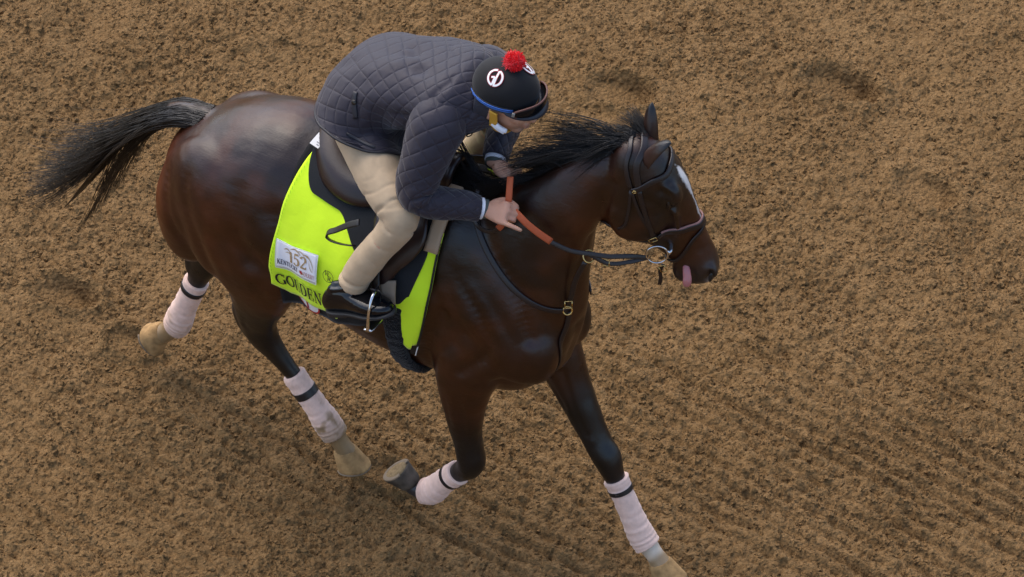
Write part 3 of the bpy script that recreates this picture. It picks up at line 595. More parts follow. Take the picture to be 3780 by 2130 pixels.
def d_at_z(x, z):
    i = int(np.clip((x-BX[0])/.01, 0, len(BX)-1)); zz = BZ[i]; k = np.argmax(zz < z); return BD[i][k] if k else BD[i][-1]
def cloth_panel(x0f, x1f, dbf, off, nu, nv, fold=0., seed=0, th=.003):
    """cloth over the back: rear and front edge as functions of v in -1..1, bottom as function of u; closed thin shell"""
    v = []
    for i in range(nu):
        u = i/(nu-1)
        for j in range(nv):
            q = 2*j/(nv-1)-1; side = -1 if q < 0 else 1; aq = abs(q); x = x0f(aq)+(x1f(aq)-x0f(aq))*u; db = dbf(u)
            o = off+fold*aq**1.5*(.5*math.sin(u*17+seed+q*2)+.5*math.sin(u*31+2*seed-aq*3)+.35)
            v.append(cloth_pt(x, db*aq, o, side))
    v = np.array(v); f = grid_faces(nu, nv, False); me = mesh_from('c', v, f); return me
def shell(o, th, offset=1):
    m = o.modifiers.new('t', 'SOLIDIFY'); m.thickness = th; m.offset = offset; return o
# ---- black under cloth with a round red and white badge
blackcloth = mat('black cloth', (.010, .010, .011), .9, .2, bump=(300, .4, .002), sheen=.1)
uc = empty('under_cloth', (-.4, -.28, .95), 'black cloth below the yellow saddle cloth with a round white badge', 'saddle cloth')
me = cloth_panel(lambda q: -.60-.02*q, lambda q: -.06, lambda u: .752-.19*min(1, u*1.25), .010, 50, 81, .004, 2.); shell(obj('cloth', me, blackcloth, uc), .005)
redm = mat('red print', (.42, .012, .015), .6); whitem = mat('white print', (.72, .72, .72), .7)
def disc_on(xc, dc, r0, r1, off, matl, name, parent, a0=0, a1=6.2832, n=36):
    m = MB(); a = np.linspace(a0, a1, n+1); v = []
    for t in a:
        for r in (r0, r1): v.append(cloth_pt(xc+r*math.cos(t), dc-r*math.sin(t), off))
    m.add(np.array(v), [(2*i, 2*i+1, 2*i+3, 2*i+2) for i in range(n)]); return m.build(name, matl, parent)
bx_, bd_ = -.505, .628
bg_ = disc_on(bx_, bd_, .001, .058, .0165, whitem, 'badge', uc); disc_on(bx_, bd_, .054, .060, .0175, redm, 'badge_rim', bg_)
def bar_on(x0, d0, x1, d1, w, off, matl, name, parent, n=10):
    """flat printed stroke on the cloth"""
    m = MB(); t = np.linspace(0, 1, n+1); dx, dd = x1-x0, d1-d0; L_ = math.hypot(dx, dd); px, pd = -dd/L_*w/2, dx/L_*w/2; v = []
    for k in t: v += [cloth_pt(x0+dx*k+px, d0+dd*k+pd, off), cloth_pt(x0+dx*k-px, d0+dd*k-pd, off)]
    m.add(np.array(v), [(2*i, 2*i+1, 2*i+3, 2*i+2) for i in range(n)]); return m.build(name, matl, parent)
bar_on(bx_, bd_-.05, bx_, bd_+.05, .008, .0178, redm, 'badge_bar', bg_)
# ---- fluorescent yellow saddle cloth
yel = mat('fluorescent yellow cloth', (.70, 1.0, .03), .8, .2, bump=[(24, .22, .01), (700, .25, .0012)], sheen=.2)
b_ = yel.node_tree.nodes['Principled BSDF']
sc_ = empty('saddle_cloth', (-.35, -.29, 1.0), 'fluorescent yellow saddle cloth lettered GOLDEN with a white patch', 'saddle cloth')
def y_bottom(u):
    rear = .608+.075*max(0, 1-u/.42)-.03*max(0, .10-u)/.10; tip = .685
    if u < .46: return rear
    if u < .80: return rear-(.215)*float(sst(.46, .66, np.array(u)))
    return .39+(tip-.39)*float(sst(.80, .955, np.array(u)))-(.0 if u < .965 else .02)
me = cloth_panel(lambda q: -.555-.085*min(1, q*1.15)**.8, lambda q: -.005+.005*q-.060*q**4-.10*max(0, 1-q/.3)**.7, y_bottom, .017, 92, 121, .006, .7); me.name = 'cloth'
shell(obj('cloth', me, yel, sc_), .003)
def edge_strip(us, q0, q1, n, w, off, matl, name, parent, x0f, x1f, dbf):
    pts, nr_l = [], []
    for q in np.linspace(q0, q1, n):
        x = x0f(q)+(x1f(q)-x0f(q))*us; p = cloth_pt(x, dbf(us)*q, off); p2 = cloth_pt(x, dbf(us)*q, off+.02); pts.append(p); nr_l.append(p2-p)
    m = MB(); m.add(*strap(np.array(pts), np.array(nr_l), w, .003, 2)); return m.build(name, matl, parent)
piping = mat('black binding', (.008, .008, .009), .6)
edge_strip(.998, .35, 1., 24, .008, .022, piping, 'binding', sc_, lambda q: -.555-.085*min(1, q*1.15)**.8, lambda q: -.005+.005*q-.060*q**4, y_bottom)
bar_on(-.072, .672, -.088, .725, .026, .012, piping, 'girth_loop', sc_); bar_on(-.064, .677, -.080, .73, .004, .014, whitem, 'girth_loop_edge', sc_)
# stitched rear hem
for k in range(32):
    d0 = .10+k*.0153; x_ = -.555-.085*min(1, d0/.605*1.15)**.8+.012; bar_on(x_, d0, x_+.002, d0+.009, .002, .0225, mat('hem thread', (.40, .70, .02), .8) if k == 0 else bpy.data.materials['hem thread'], 'hem_stitch', sc_, 1)
# ---- lettering: a small serif stroke alphabet laid on the cloth; strokes are (points, width) in a unit-high box
def arc(cx, cy, rx, ry, a0, a1, n=14): return [(cx+rx*math.cos(R(a)), cy+ry*math.sin(R(a))) for a in np.linspace(a0, a1, n)]
TK, TN = .19, .075
def sv(x, y): return ([(x-.13, y), (x+.13, y)], TN)                       # serif
GLY = {
 'G': (.86, [(arc(.46, .5, .36, .48, 48, 180, 12)+arc(.46, .5, .36, .48, 180, 300, 10), 'c'), ([(.75, .42), (.75, .06)], TK), sv(.74, .43), ([(.78, .98), (.78, .72)], TN)]),
 'O': (.92, [(arc(.46, .5, .38, .48, 0, 360, 30), 'c')]),
 'L': (.72, [([(.2, .02), (.2, .98)], TK), sv(.2, .975), ([(.06, .025), (.66, .025)], TN), ([(.66, .02), (.68, .3)], TN)]),
 'D': (.88, [([(.2, .02), (.2, .98)], TK), ([(.06, .975), (.4, .975)], TN), ([(.06, .025), (.4, .025)], TN), (arc(.38, .5, .40, .475, 90, -90, 18), 'c')]),
 'E': (.74, [([(.2, .02), (.2, .98)], TK), ([(.06, .975), (.64, .975)], TN), ([(.64, .98), (.66, .74)], TN), ([(.2, .52), (.5, .52)], TN), ([(.5, .62), (.5, .42)], TN), ([(.06, .025), (.68, .025)], TN), ([(.67, .02), (.70, .3)], TN)]),
 'N': (.92, [([(.17, .02), (.17, .98)], TN*1.2), ([(.17, .96), (.75, .03)], TK), ([(.75, .02), (.75, .98)], TN*1.2), sv(.17, .025), sv(.75, .975), ([(.02, .975), (.2, .975)], TN)]),
 'K': (.84, [([(.2, .02), (.2, .98)], TK), ([(.22, .42), (.68, .97)], TN), ([(.36, .58), (.76, .03)], TK), sv(.2, .975), sv(.2, .025), sv(.7, .975), sv(.76, .025)]),
 'T': (.76, [([(.38, .02), (.38, .98)], TK), ([(.06, .97), (.70, .97)], TN), ([(.06, .98), (.05, .74)], TN), ([(.70, .98), (.71, .74)], TN), sv(.38, .025)]),
 'U': (.88, [([(.2, .98), (.2, .34)]+arc(.45, .34, .25, .32, 180, 270, 8), TK*.85), (arc(.45, .34, .25, .32, 270, 360, 8)+[(.70, .34), (.70, .98)], TN), sv(.2, .975), sv(.70, .975)]),
 'C': (.80, [(arc(.46, .5, .36, .48, 48, 312, 24), 'c'), ([(.74, .98), (.74, .74)], TN)]),
 'Y': (.80, [([(.12, .97), (.40, .5)], TK), ([(.68, .97), (.40, .5)], TN), ([(.40, .5), (.40, .02)], TK), sv(.12, .975), sv(.68, .975), sv(.40, .025)]),
 'R': (.84, [([(.2, .02), (.2, .98)], TK), ([(.06, .975), (.4, .975)], TN), (arc(.38, .74, .24, .235, 90, -90, 12), 'c'), ([(.2, .505), (.4, .505)], TN), ([(.40, .5), (.76, .03)], TK), sv(.2, .025), sv(.76, .025)]),
 'B': (.80, [([(.2, .02), (.2, .98)], TK), ([(.06, .975), (.4, .975)], TN), (arc(.38, .745, .22, .23, 90, -90, 12), 'c'), ([(.2, .515), (.4, .515)], TN), (arc(.38, .27, .28, .245, 90, -90, 12), 'c'), ([(.06, .025), (.4, .025)], TN)]),
 '1': (.50, [([(.27, .02), (.27, .98)], TK), ([(.08, .8), (.27, .97)], TN), sv(.27, .025)]),
 '5': (.66, [([(.56, .96), (.18, .96)], TK*.8), ([(.18, .98), (.14, .54)], TN), (arc(.30, .33, .26, .31, 125, -150, 20), 'c')]),
 '2': (.66, [(arc(.31, .72, .23, .25, 165, -30, 16), 'c'), ([(.50, .62), (.10, .06)], TN*1.3), ([(.08, .06), (.58, .06)], TK*.8), ([(.58, .04), (.60, .24)], TN)]),
 'W': (1.1, [([(.1, .97), (.34, .03)], TK*.8), ([(.34, .03), (.55, .8)], TN), ([(.55, .8), (.76, .03)], TK*.8), ([(.76, .03), (1., .97)], TN)]),
}
def glyph_mesh(m, ch, surf, ox, oy, size):
    """surf(s, t) gives the 3D point for s along the line, t above the baseline"""
    for pts, w in GLY[ch][1]:
        P = np.array(pts, float); T = np.gradient(P, axis=0) if len(P) > 2 else np.tile(P[1]-P[0], (2, 1)); T /= np.linalg.norm(T, axis=1)[:, None]+1e-9
        if len(P) == 2: k = np.linspace(0, 1, 5)[:, None]; P = P[0]*(1-k)+P[1]*k; T = np.tile(T[0], (5, 1))
        wd = (TN+(TK-TN)*np.abs(T[:, 1])**1.5) if isinstance(w, str) else np.full(len(P), w); Nn = np.c_[-T[:, 1], T[:, 0]]; v = []
        for p, n_, ww in zip(P, Nn, wd):
            for sg in (.5, -.5): q = p+n_*ww*sg; v.append(surf(ox+q[0]*size, oy+q[1]*size))
        m.add(np.array(v), [(2*i, 2*i+1, 2*i+3, 2*i+2) for i in range(len(P)-1)])
def line(text, surf, size, matl, parent, part='letter', single=True, gap=.06, sx=1.):
    x = 0.; m = MB()
    for ch in text:
        g = MB() if single else m; glyph_mesh(g, ch, lambda s, t, x=x: surf(x+s*sx, t), 0, 0, size); x += (GLY[ch][0]+gap)*size*sx
        if single: g.build(part, matl, parent, smooth=False)
    if not single: m.build(part, matl, parent, smooth=False)
    return x
inkm = mat('black print', (.008, .008, .010), .7)
def shear(x): return .30*(-.50-x)
gs = .056; dbase = .592
line('GOLDEN', lambda s, t: cloth_pt(-.618+s, dbase-t+shear(-.618+s), .0265), gs, inkm, sc_, sx=.69)
# white patch with its gold figure, running horse lines and two words
pm = mat('white patch', (.85, .85, .90), .75, bump=(500, .3, .001)); goldm = mat('gold thread', (.40, .27, .13), .6); navy = mat('navy thread', (.010, .012, .045), .7)
px0, px1, pd0, pd1 = -.608, -.432, .392, .503
m = MB(); v = [cloth_pt(px0+(px1-px0)*i/16, pd0+(pd1-pd0)*j/12+shear(px0+(px1-px0)*i/16), .0245) for i in range(17) for j in range(13)]; m.add(np.array(v), grid_faces(17, 13, False))
patch = shell(m.build('patch', pm, sc_), .002)
def ps(x, t, o=.0285): return cloth_pt(x, t+shear(x), o)
for (xa, da, xb, db) in ((px0, pd0, px1, pd0), (px0, pd1, px1, pd1), (px0, pd0, px0, pd1), (px1, pd0, px1, pd1)): bar_on(xa, da+shear(xa), xb, db+shear(xb), .003, .0285, whitem, 'patch_hem', patch, 14)
line('152', lambda s, t: ps(-.558+s, pd0+.068-t), .046, goldm, patch, 'figure', True, .02, 1.0)
line('KENTUCKY', lambda s, t: ps(-.603+s, pd0+.094-t), .020, navy, patch, 'word', False, .03, .66)
line('DERBY', lambda s, t: ps(-.486+s, pd0+.097-t), .018, mat('pale red thread', (.50, .30, .28), .7), patch, 'word', False, .03, .62)
disc_on(-.497, pd0+.086+shear(-.497), .0005, .0065, .029, redm, 'emblem', patch, n=14); disc_on(-.497, pd0+.086+shear(-.497), .0075, .0095, .029, goldm, 'emblem', patch, 2.6, 6.8, 12)
def swoosh(pts, w, matl, name='horse_line'):
    P = cr(np.array(pts), 6); m = MB(); T = np.gradient(P, axis=0); T /= np.linalg.norm(T, axis=1)[:, None]; v = []
    for i, p in enumerate(P):
        k = i/(len(P)-1); ww = w*math.sin(math.pi*min(.97, max(.05, k)))+.0006; n_ = V(-T[i, 1], T[i, 0])
        for sg in (.5, -.5): v.append(ps(p[0]+n_[0]*ww*sg, p[1]+n_[1]*ww*sg, .0288))
    m.add(np.array(v), [(2*i, 2*i+1, 2*i+3, 2*i+2) for i in range(len(P)-1)]); m.build(name, matl, patch, smooth=False)
silver = mat('pale gold thread', (.50, .43, .33), .6)
for k, (a, b_, c_) in enumerate((((-.578, pd0+0.026), (-.562, pd0+0.018), (-.545, pd0+0.028)), ((-.572, pd0+0.036), (-.556, pd0+0.030), (-.540, pd0+0.040)), ((-.548, pd0+0.014), (-.525, pd0+0.006), (-.500, pd0+0.021)), ((-.520, pd0+0.012), (-.500, pd0+0.008), (-.480, pd0+0.023)), ((-.490, pd0+0.013), (-.472, pd0+0.016), (-.455, pd0+0.030)))):
    swoosh([a, b_, c_], .0042, silver if k % 2 else goldm)
swoosh([(-.482, pd0+0.016), (-.462, pd0+0.024), (-.450, pd0+0.044), (-.447, pd0+0.062)], .0028, silver); swoosh([(-.466, pd0+0.028), (-.461, pd0+0.050), (-.452, pd0+0.066), (-.446, pd0+0.064)], .0024, silver)
# circle with W over R
disc_on(-.385, .425, .0195, .0215, .0268, inkm, 'monogram_ring', sc_, n=30)
line('W', lambda s, t: cloth_pt(-.400+s, .424-t, .0268), .019, inkm, sc_, 'monogram', sx=.95); line('R', lambda s, t: cloth_pt(-.388+s, .441-t, .0268), .019, inkm, sc_, 'monogram')
# ---- charcoal saddle pad with a white care label, tan pad strip
padm = mat('charcoal pad', (.016, .018, .021), .85, .25, bump=(180, .3, .003), sheen=.15)
pad = empty('saddle_pad', (-.3, -.2, 1.4), 'thick charcoal grey pad between the saddle and the yellow cloth', 'saddle pad')
def pad_bottom(u):
    return .205+.12*float(sst(.30, .60, np.array(u)))+.145*float(sst(.58, .80, np.array(u)))-.03*float(sst(.93, 1., np.array(u)))-.055*max(0, 1-u/.10)**2
me = cloth_panel(lambda q: -.585+.03*q**2, lambda q: -.035-.01*q-.055*max(0, q-.65)**1.2*2.2, pad_bottom, .024, 70, 81, .0, 0); me.name = 'pad'
o = shell(obj('pad', me, padm, pad), .020); bv = o.modifiers.new('b', 'BEVEL'); bv.width = .007; bv.segments = 3; bv.limit_method = 'ANGLE'; bv.angle_limit = R(50)
def pad_pt(x, d, off): return cloth_pt(x, d, off)
m = MB(); v = [cloth_pt(-.578+.034*i/4-.006*j/6, .035+.050*j/6, .0462) for i in range(5) for j in range(7)]; m.add(np.array(v), grid_faces(5, 7, False)); lab = m.build('care_label', whitem, pad)
greym = mat('grey print', (.25, .25, .27), .7)
for k in range(6): bar_on(-.566+.004*(k % 2), .042+.007*k, -.553, .042+.007*k, .003, .0470, greym, 'label_print', lab, 1)
tanm = mat('tan foam strip', (.40, .29, .19), .8, bump=(60, .2, .004))
m = MB(); v = [cloth_pt(-.045+.047*i/4-.004*j/9, .05+.215*j/9, .0255) for i in range(5) for j in range(10)]; m.add(np.array(v), grid_faces(5, 10, False)); o = shell(m.build('wither_pad', tanm), .014); o.name = 'wither_pad'
tag(o, 'tan foam strip peeping out in front of the black saddle flap', 'wither pad')
# ---- saddle
leather = mat('dark brown leather', (.020, .0095, .0080), .33, .5, bump=[(240, .25, .0015), (18, .12, .006)], var=.25, vscale=12); blackl = mat('black leather', (.011, .009, .009), .40, .45, bump=(200, .3, .0015))
saddle = empty('saddle', (-.3, 0, 1.56), 'dark brown leather exercise saddle under the rider', 'saddle')
m = MB(); nr, nc = 26, 25; v = []
for i in range(nr):
    t = i/(nr-1)                                            # 0 cantle rim .. 1 pommel
    xr = -.575+.53*t; wid = .172*math.sqrt(max(0.0, 1-((t-.38)/.385)**2)) if t < .38 else .172-.115*float(sst(.38, .95, np.array(t)))
    wid = max(wid, .012); zc = 1.605-.060*math.sin(math.pi*min(1, t*1.15))+.055*t*t
    for j in range(nc):
        s_ = 2*j/(nc-1)-1; y = wid*s_; z = zc-.055*abs(s_)**2.2*(1.1-.2*t)-.040*max(0, abs(s_)-.86)/.14*.9
        v.append((xr, y, z))
m.add(np.array(v), grid_faces(nr, nc, False)); seat = shell(m.build('seat', leather, saddle), .028, -1); sb = seat.modifiers.new('s', 'SUBSURF'); sb.levels = sb.render_levels = 1
rim = []
for i in range(2, 24):
    t = i/25; wid = .172*math.sqrt(max(0.0, 1-((t-.38)/.385)**2)) if t < .38 else .172-.115*float(sst(.38, .95, np.array(t))); zc = 1.605-.060*math.sin(math.pi*min(1, t*1.15))+.055*t*t
    rim.append((-.575+.53*t, -wid*.97, zc-.055*.93*(1.1-.2*t)-.030))
m = MB(); m.add(*limb([(*p, .0045) for p in rim], (0, 1, 0), 3, 8)); m.build('welt', blackl, saddle)
m = MB(); m.add(*limb([(p[0], p[1]*.93, p[2]+.024, .0016) for p in rim], (0, 1, 0), 3, 6)); m.build('welt_stitching', mat('brown stitching', (.10, .06, .045), .7), saddle)
def flap(side):
    m = MB(); nu, nv = 26, 22; v = []
    for i in range(nu):
        u = i/(nu-1)
        for j in range(nv):
            q = j/(nv-1); db = .135+.275*float(sst(-.05, .38, np.array(u)))-.05*float(sst(.62, 1.0, np.array(u)))
            x0 = -.36+.13*q; x1 = -.105+.075*math.sin(math.pi*min(1, q*1.05)**1.2)-.02*q
            x = x0+(x1-x0)*u; v.append(cloth_pt(x, .085+(db-.085)*q, .048+.012*math.sin(math.pi*q), side))
    m.add(np.array(v), grid_faces(nu, nv, False)); return shell(m.build('flap', leather, saddle), .007)
flap(-1); flap(1)
# stirrup leather with its loose looped end, and the iron
def on(x, d, off): return cloth_pt(x, d, off)
def irons(side):
    xs = np.linspace(0, 1, 8); P, N_l = [], []
    for k in xs: x = -.235+.075*k; d = .12+.30*k; p = cloth_pt(x, d, .066+.012*k, side); P.append(p); N_l.append(cloth_pt(x, d, .1, side)-p)
    end = P[-1]; base = V(-.150, side*.375, 1.215)
    for k in (.35, .7, 1.): P.append(end*(1-k)+(base+V(-.004, 0, .125))*k); N_l.append(V(.25, side, .1))
    m = MB(); m.add(*strap(np.array(P), np.array(N_l), .024, .004, 4)); m.build('stirrup_leather', blackl, saddle)
    return base
ib = irons(-1); irons(1)
steel = mat('polished steel', (.62, .62, .64), .16, .5, metal=1)
def iron(c, side):
    c = V(*c); f = unit(V(.85, side*-.12, .10)); s = unit(V(.12, side*.99, 0)); up_ = V(0, 0, 1.); m = MB(); w = .056
    arch = [c+s*w*math.cos(a)*(1-.15*max(0, math.sin(a)))+up_*(.118*math.sin(a)**.8) for a in np.linspace(0.02, math.pi-.02, 15)]
    arch = [c+s*w*1.04-up_*.004]+arch+[c-s*w*1.04-up_*.004]
    rr = [.0065]*2+[.0052]*13+[.0065]*2; m.add(*limb([(*p, r) for p, r in zip(arch, rr)], f, 3, 10))
    o = m.build('stirrup_iron', steel, saddle); m = MB()
    tread = [(*(c-s*w*1.06-up_*.006), .015, .005), (*(c-s*w*.6-up_*.007), .021, .006), (*(c-up_*.007), .023, .006), (*(c+s*w*.6-up_*.007), .021, .006), (*(c+s*w*1.06-up_*.006), .015, .005)]
    m.add(*limb(tread, f, 4, 14)); m.build('tread', steel, o)
iron(V(-.150, -.375, 1.208), -1); iron(V(-.150, .375, 1.208), 1)
LP = [V(-.255, -.300, 1.530), V(-.30, -.300, 1.497), V(-.35, -.300, 1.452), V(-.380, -.300, 1.428), V(-.386, -.302, 1.408), V(-.365, -.305, 1.402), V(-.32, -.310, 1.412), V(-.27, -.315, 1.432)]
m = MB(); m.add(*strap(np.array(LP), np.array([(0, -.6, .8), (0, -.6, .8), (-.2, -.5, .8), (-.8, -.4, .3), (-.9, -.4, -.2), (-.2, -.5, -.8), (0, -.5, -.8), (0, -.5, -.8)]), .024, .0035, 5)); m.build('loose_strap_end', blackl, saddle)
# ---- girth: black fleece cover round the belly, tan elastic above it
fleece = mat('black fleece', (.008, .008, .009), .95, .15, bump=[(120, .9, .012), (420, .6, .004)], sheen=.15)
girth = empty('girth', (-.13, 0, .72), 'black fleece covered girth with tan upper straps round the horse\'s belly', 'girth')
P, N_l = [], []
for a in np.linspace(R(78), R(282), 31):
    o_ = Vector((-.138, -.62*math.sin(a), 1.15+.62*math.cos(a))); d_ = (Vector((-.138, 0, 1.15))-o_).normalized(); l, n_, *_ = bvh.ray_cast(o_, d_); P.append(np.array(l)+np.array(n_)*.010); N_l.append(np.array(n_))
P = np.array(P); m = MB(); v, f = strap(P, np.array(N_l), .070, .022, 4);
v = np.array(v); v = v+((np.stack([vnoise3(v*70, 20+k) for k in range(3)], -1))-.5)*.012; m.add(v, f); g_ = m.build('fleece_cover', fleece, girth); sb = g_.modifiers.new('s', 'SUBSURF'); sb.levels = sb.render_levels = 1
m = MB(); v = [cloth_pt(-.180+(.065-.02*j/9)*i/4+.03*j/9, .370+.11*j/9, .052) for i in range(5) for j in range(10)]; m.add(np.array(v), grid_faces(5, 10, False)); shell(m.build('elastic', mat('tan elastic', (.24, .18, .125), .7, bump=(40, .3, .005)), girth), .006)
# ---------------------------------------------------------------- bridle, reins, martingale
brl = mat('bridle leather', (.014, .0085, .0085), .36, .5, bump=(260, .3, .0012)); brass = mat('brass', (.60, .42, .16), .25, .5, metal=1); padl = mat('pink padding', (.30, .15, .13), .7)
def on_skin(pts, off=.0045, n=5):
    P = cr(np.array(pts, float), n); Q, N_l = [], []
    for p in P: q, n_ = skin(p, off); Q.append(q); N_l.append(n_)
    Q, N_l = np.array(Q), np.array(N_l)
    for _ in range(2): Q[1:-1] = (Q[:-2]+2*Q[1:-1]+Q[2:])/4; N_l[1:-1] = (N_l[:-2]+2*N_l[1:-1]+N_l[2:])/4
    return Q, N_l
bridle = empty('bridle', tuple(H(.3, 0, -.1)), 'dark leather bridle with steel bit ring on the horse\'s head', 'bridle')
def bstrap(name, pts, w, parent=bridle, off=.004, matl=brl, th=.004):
    Q, N_l = on_skin(pts, off); m = MB(); m.add(*strap(Q, N_l, w, th, 1)); return m.build(name, matl, parent)
mir = lambda p: p-2*hl*np.dot(np.array(p)-POLL, hl)
def both(pts): pts = [np.array(p, float) for p in pts]; return [mir(p) for p in pts[::-1]]+pts
c1 = [V(.513, .106, 1.935), V(.556, .050, 1.885), V(.581, .043, 1.808)]; c2 = [V(.546, .107, 1.949), V(.586, .061, 1.891), V(.604, .055, 1.812)]
bstrap('noseband_headpiece', both([H(-.01, -.01, -.0)]+[H(.0, -.02, -.05), c1[1], c1[2]]), .017); bstrap('headpiece', both([H(.015, .02, 0), H(.02, .02, -.05), c2[1], c2[2]]), .024)
bstrap('browband', both([H(.105, .098, 0), H(.11, .09, -.05), H(.125, .06, -.085), V(.636, .079, 1.841), V(.605, .056, 1.815), V(.583, .044, 1.804)]), .020, off=.006)
bstrap('cheekpiece', [c2[2], V(.624, .054, 1.726), V(.646, .072, 1.620), V(.650, .085, 1.560)], .016); bstrap('cheekpiece', [mir(p) for p in (c2[2], V(.624, .054, 1.726), V(.646, .072, 1.620), V(.650, .085, 1.560))], .016)
bstrap('noseband_cheekpiece', [c1[2], V(.615, .052, 1.70), V(.655, .085, 1.60)], .012, off=.003); bstrap('throatlatch', [c1[2], V(.578, .030, 1.705), V(.548, .045, 1.64), H(.24, -.23, 0)], .011)
nb = [H(.395, .075, 0), H(.395, .065, -.045), V(.722, .147, 1.616), V(.667, .100, 1.609), H(.36, -.10, -.055), H(.36, -.17, 0)]
bstrap('noseband', both(nb), .022, off=.006); bstrap('noseband_padding', both([p-hd*.012 for p in nb[:4]]), .008, off=.004, matl=padl)
fl = [H(.405, .075, 0), H(.42, .06, -.045), V(.740, .170, 1.556), V(.700, .157, 1.475), H(.50, -.10, -.03), H(.50, -.11, 0)]
bstrap('flash_strap', both(fl), .013, off=.006)
BIT = V(.652, .098, 1.515)
m = MB(); m.add(*ringtorus(BIT, unit(-hl*.9+V(.1, -.1, 0)), .036, .0035, up=hd)); ring = m.build('bit_ring', steel, bridle); m = MB(); m.add(*limb([(*(BIT+hf*.036+hd*.006), .009), (*(BIT+hf*.045+hd*.008+hl*.01), .0085), (*(BIT+hf*.050+hl*.04), .007)], hd, 3, 12)); m.build('mouthpiece', steel, ring)
B2 = mir(BIT); m = MB(); m.add(*ringtorus(B2, unit(hl), .036, .0035, up=hd)); m.build('bit_ring', steel, bridle)
def buckle(c, n_, up_, w, h, parent, matl=brass):
    n_ = unit(n_); up_ = unit(np.asarray(up_)-n_*np.dot(up_, n_)); s = np.cross(up_, n_); m = MB(); c = np.asarray(c)+n_*.004
    q = [c+s*w+up_*h, c-s*w+up_*h, c-s*w-up_*h, c+s*w-up_*h, c+s*w+up_*h]
    for a, b_ in zip(q[:-1], q[1:]): m.add(*limb([(*a, .0018), (*b_, .0018)], n_, 1, 8))
    return m.build('buckle', matl, parent)
bq, bn = skin(V(.646, .078, 1.595), .006); buckle(bq, bn, hd, .013, .014, bridle); bq, bn = skin(V(.592, .048, 1.806), .008); buckle(bq, bn, hd, .005, .004, bridle)
fe = H(.505, -.115, -.03); m = MB(); m.add(*strap(np.array([fe, fe-hf*.02+hd*.02, fe-hf*.03+hd*.05, fe-hf*.045+hd*.075]), -hl, .013, .004, 4)); m.build('flash_strap_end', brl, bridle); buckle(fe-hf*.005+hd*.008-hl*.008, -hl, hf, .013, .010, bridle)
# reins: bit - martingale ring - rubber grip - hand - far side
reins = empty('reins', (.2, -.1, 1.6), 'leather reins with orange rubber grips held in the rider\'s hand', 'reins')
orange = mat('orange rubber grip', (.42, .088, .030), .6, .35, bump=[(400, .5, .0015)])
RNG_M = V(.475, -.035, 1.535)                                           # where the rein runs through the martingale ring
HANDP = V(.262, -.128, 1.675)
RP = np.array([BIT-hf*.036, V(.585, .040, 1.52), V(.53, -.002, 1.525), RNG_M, V(.42, -.075, 1.555), V(.355, -.105, 1.590)]); RN = np.array([(.3, -.8, .5)]*6)
m = MB(); m.add(*strap(RP, RN, .017, .004, 6)); m.build('rein', brl, reins)
m = MB(); m.add(*strap(RP[:4]+V(0, -.004, -.028)*np.array([0, .8, 1, .1])[:, None], RN[:4], .015, .004, 6)); m.build('rein_return', brl, reins); buckle(RP[2]+V(-.01, -.006, -.027), (.3, -.8, .5), (0, 0, 1), .012, .010, reins)
GP = np.array([V(.365, -.100, 1.586), V(.325, -.116, 1.618), V(.285, -.125, 1.648), V(.25, -.122, 1.668), V(.20, -.112, 1.685)]); m = MB(); m.add(*strap(GP, RN[:5], .024, .005, 6)); m.build('rubber_grip', orange, reins)
m = MB(); m.add(*strap(np.array([V(.185, -.062, 1.755), V(.200, -.092, 1.730), V(.208, -.110, 1.700), V(.206, -.122, 1.655), V(.200, -.138, 1.615), V(.188, -.142, 1.592)]), np.array([(.2, -.9, .4)]*6), .023, .005, 6)); m.build('rubber_grip', orange, reins)
m = MB(); m.add(*strap(np.array([V(.190, -.142, 1.596), V(.170, -.146, 1.574), V(.135, -.145, 1.562), V(.10, -.135, 1.565), V(.075, -.120, 1.60), V(.07, -.08, 1.66)]), np.array([(.3, -.8, .3)]*6), .016, .004, 6)); m.build('rein', brl, reins)
LPt = np.array([B2-hf*.036, V(.56, .20, 1.56), V(.46, .20, 1.60), V(.33, .17, 1.66), V(.20, .13, 1.72), V(.12, .09, 1.72)]); m = MB(); m.add(*strap(LPt, np.array([(0, .8, .5)]*6), .017, .004, 5)); m.build('rein', brl, reins)
# running martingale: yoke round the neck base, fork with rings, strap between the forelegs to the girth
mart = empty('martingale', (.39, -.05, 1.25), 'dark leather martingale with brass fittings round the base of the neck', 'martingale')
yk = [V(.05, -.075, 1.60), V(.081, -.104, 1.540), V(.129, -.132, 1.478), V(.200, -.146, 1.399), V(.272, -.137, 1.330), V(.345, -.105, 1.287), V(.396, -.05, 1.265)]
bstrap('yoke', yk, .020, mart); bstrap('yoke', [p*V(1, -1, 1) for p in yk[::-1]], .020, mart)
bstrap('chest_strap', [V(.399, -.045, 1.26), V(.396, -.055, 1.20), V(.387, -.071, 1.147), V(.375, -.085, 1.10), V(.335, -.095, 1.03), V(.27, -.09, .93)], .020, mart)
m = MB(); m.add(*strap(np.array([V(.27, -.09, .925), V(.21, -.085, .86), V(.14, -.08, .81), V(.06, -.07, .755), V(-.06, -.05, .735)]), (.3, -.6, -.6), .018, .004, 5)); m.build('girth_strap', brl, mart)
m = MB(); m.add(*strap(np.array([V(.402, -.050, 1.275), V(.418, -.055, 1.34), V(.435, -.055, 1.42), V(.462, -.042, 1.500)]), (.5, -.8, 0), .018, .004, 5)); m.build('fork_strap', brl, mart)
m = MB(); m.add(*ringtorus(V(.472, -.038, 1.525), (.75, -.25, .6), .021, .0028, up=(0, 0, 1))); m.build('fork_ring', brass, mart)
m = MB(); m.add(*ringtorus(V(.408, -.062, 1.272), (.55, -.75, .3), .015, .003, up=(0, 0, 1))); m.build('centre_ring', brass, mart); buckle(V(.412, -.064, 1.305), (.6, -.8, .1), (0, 0, 1), .012, .014, mart)
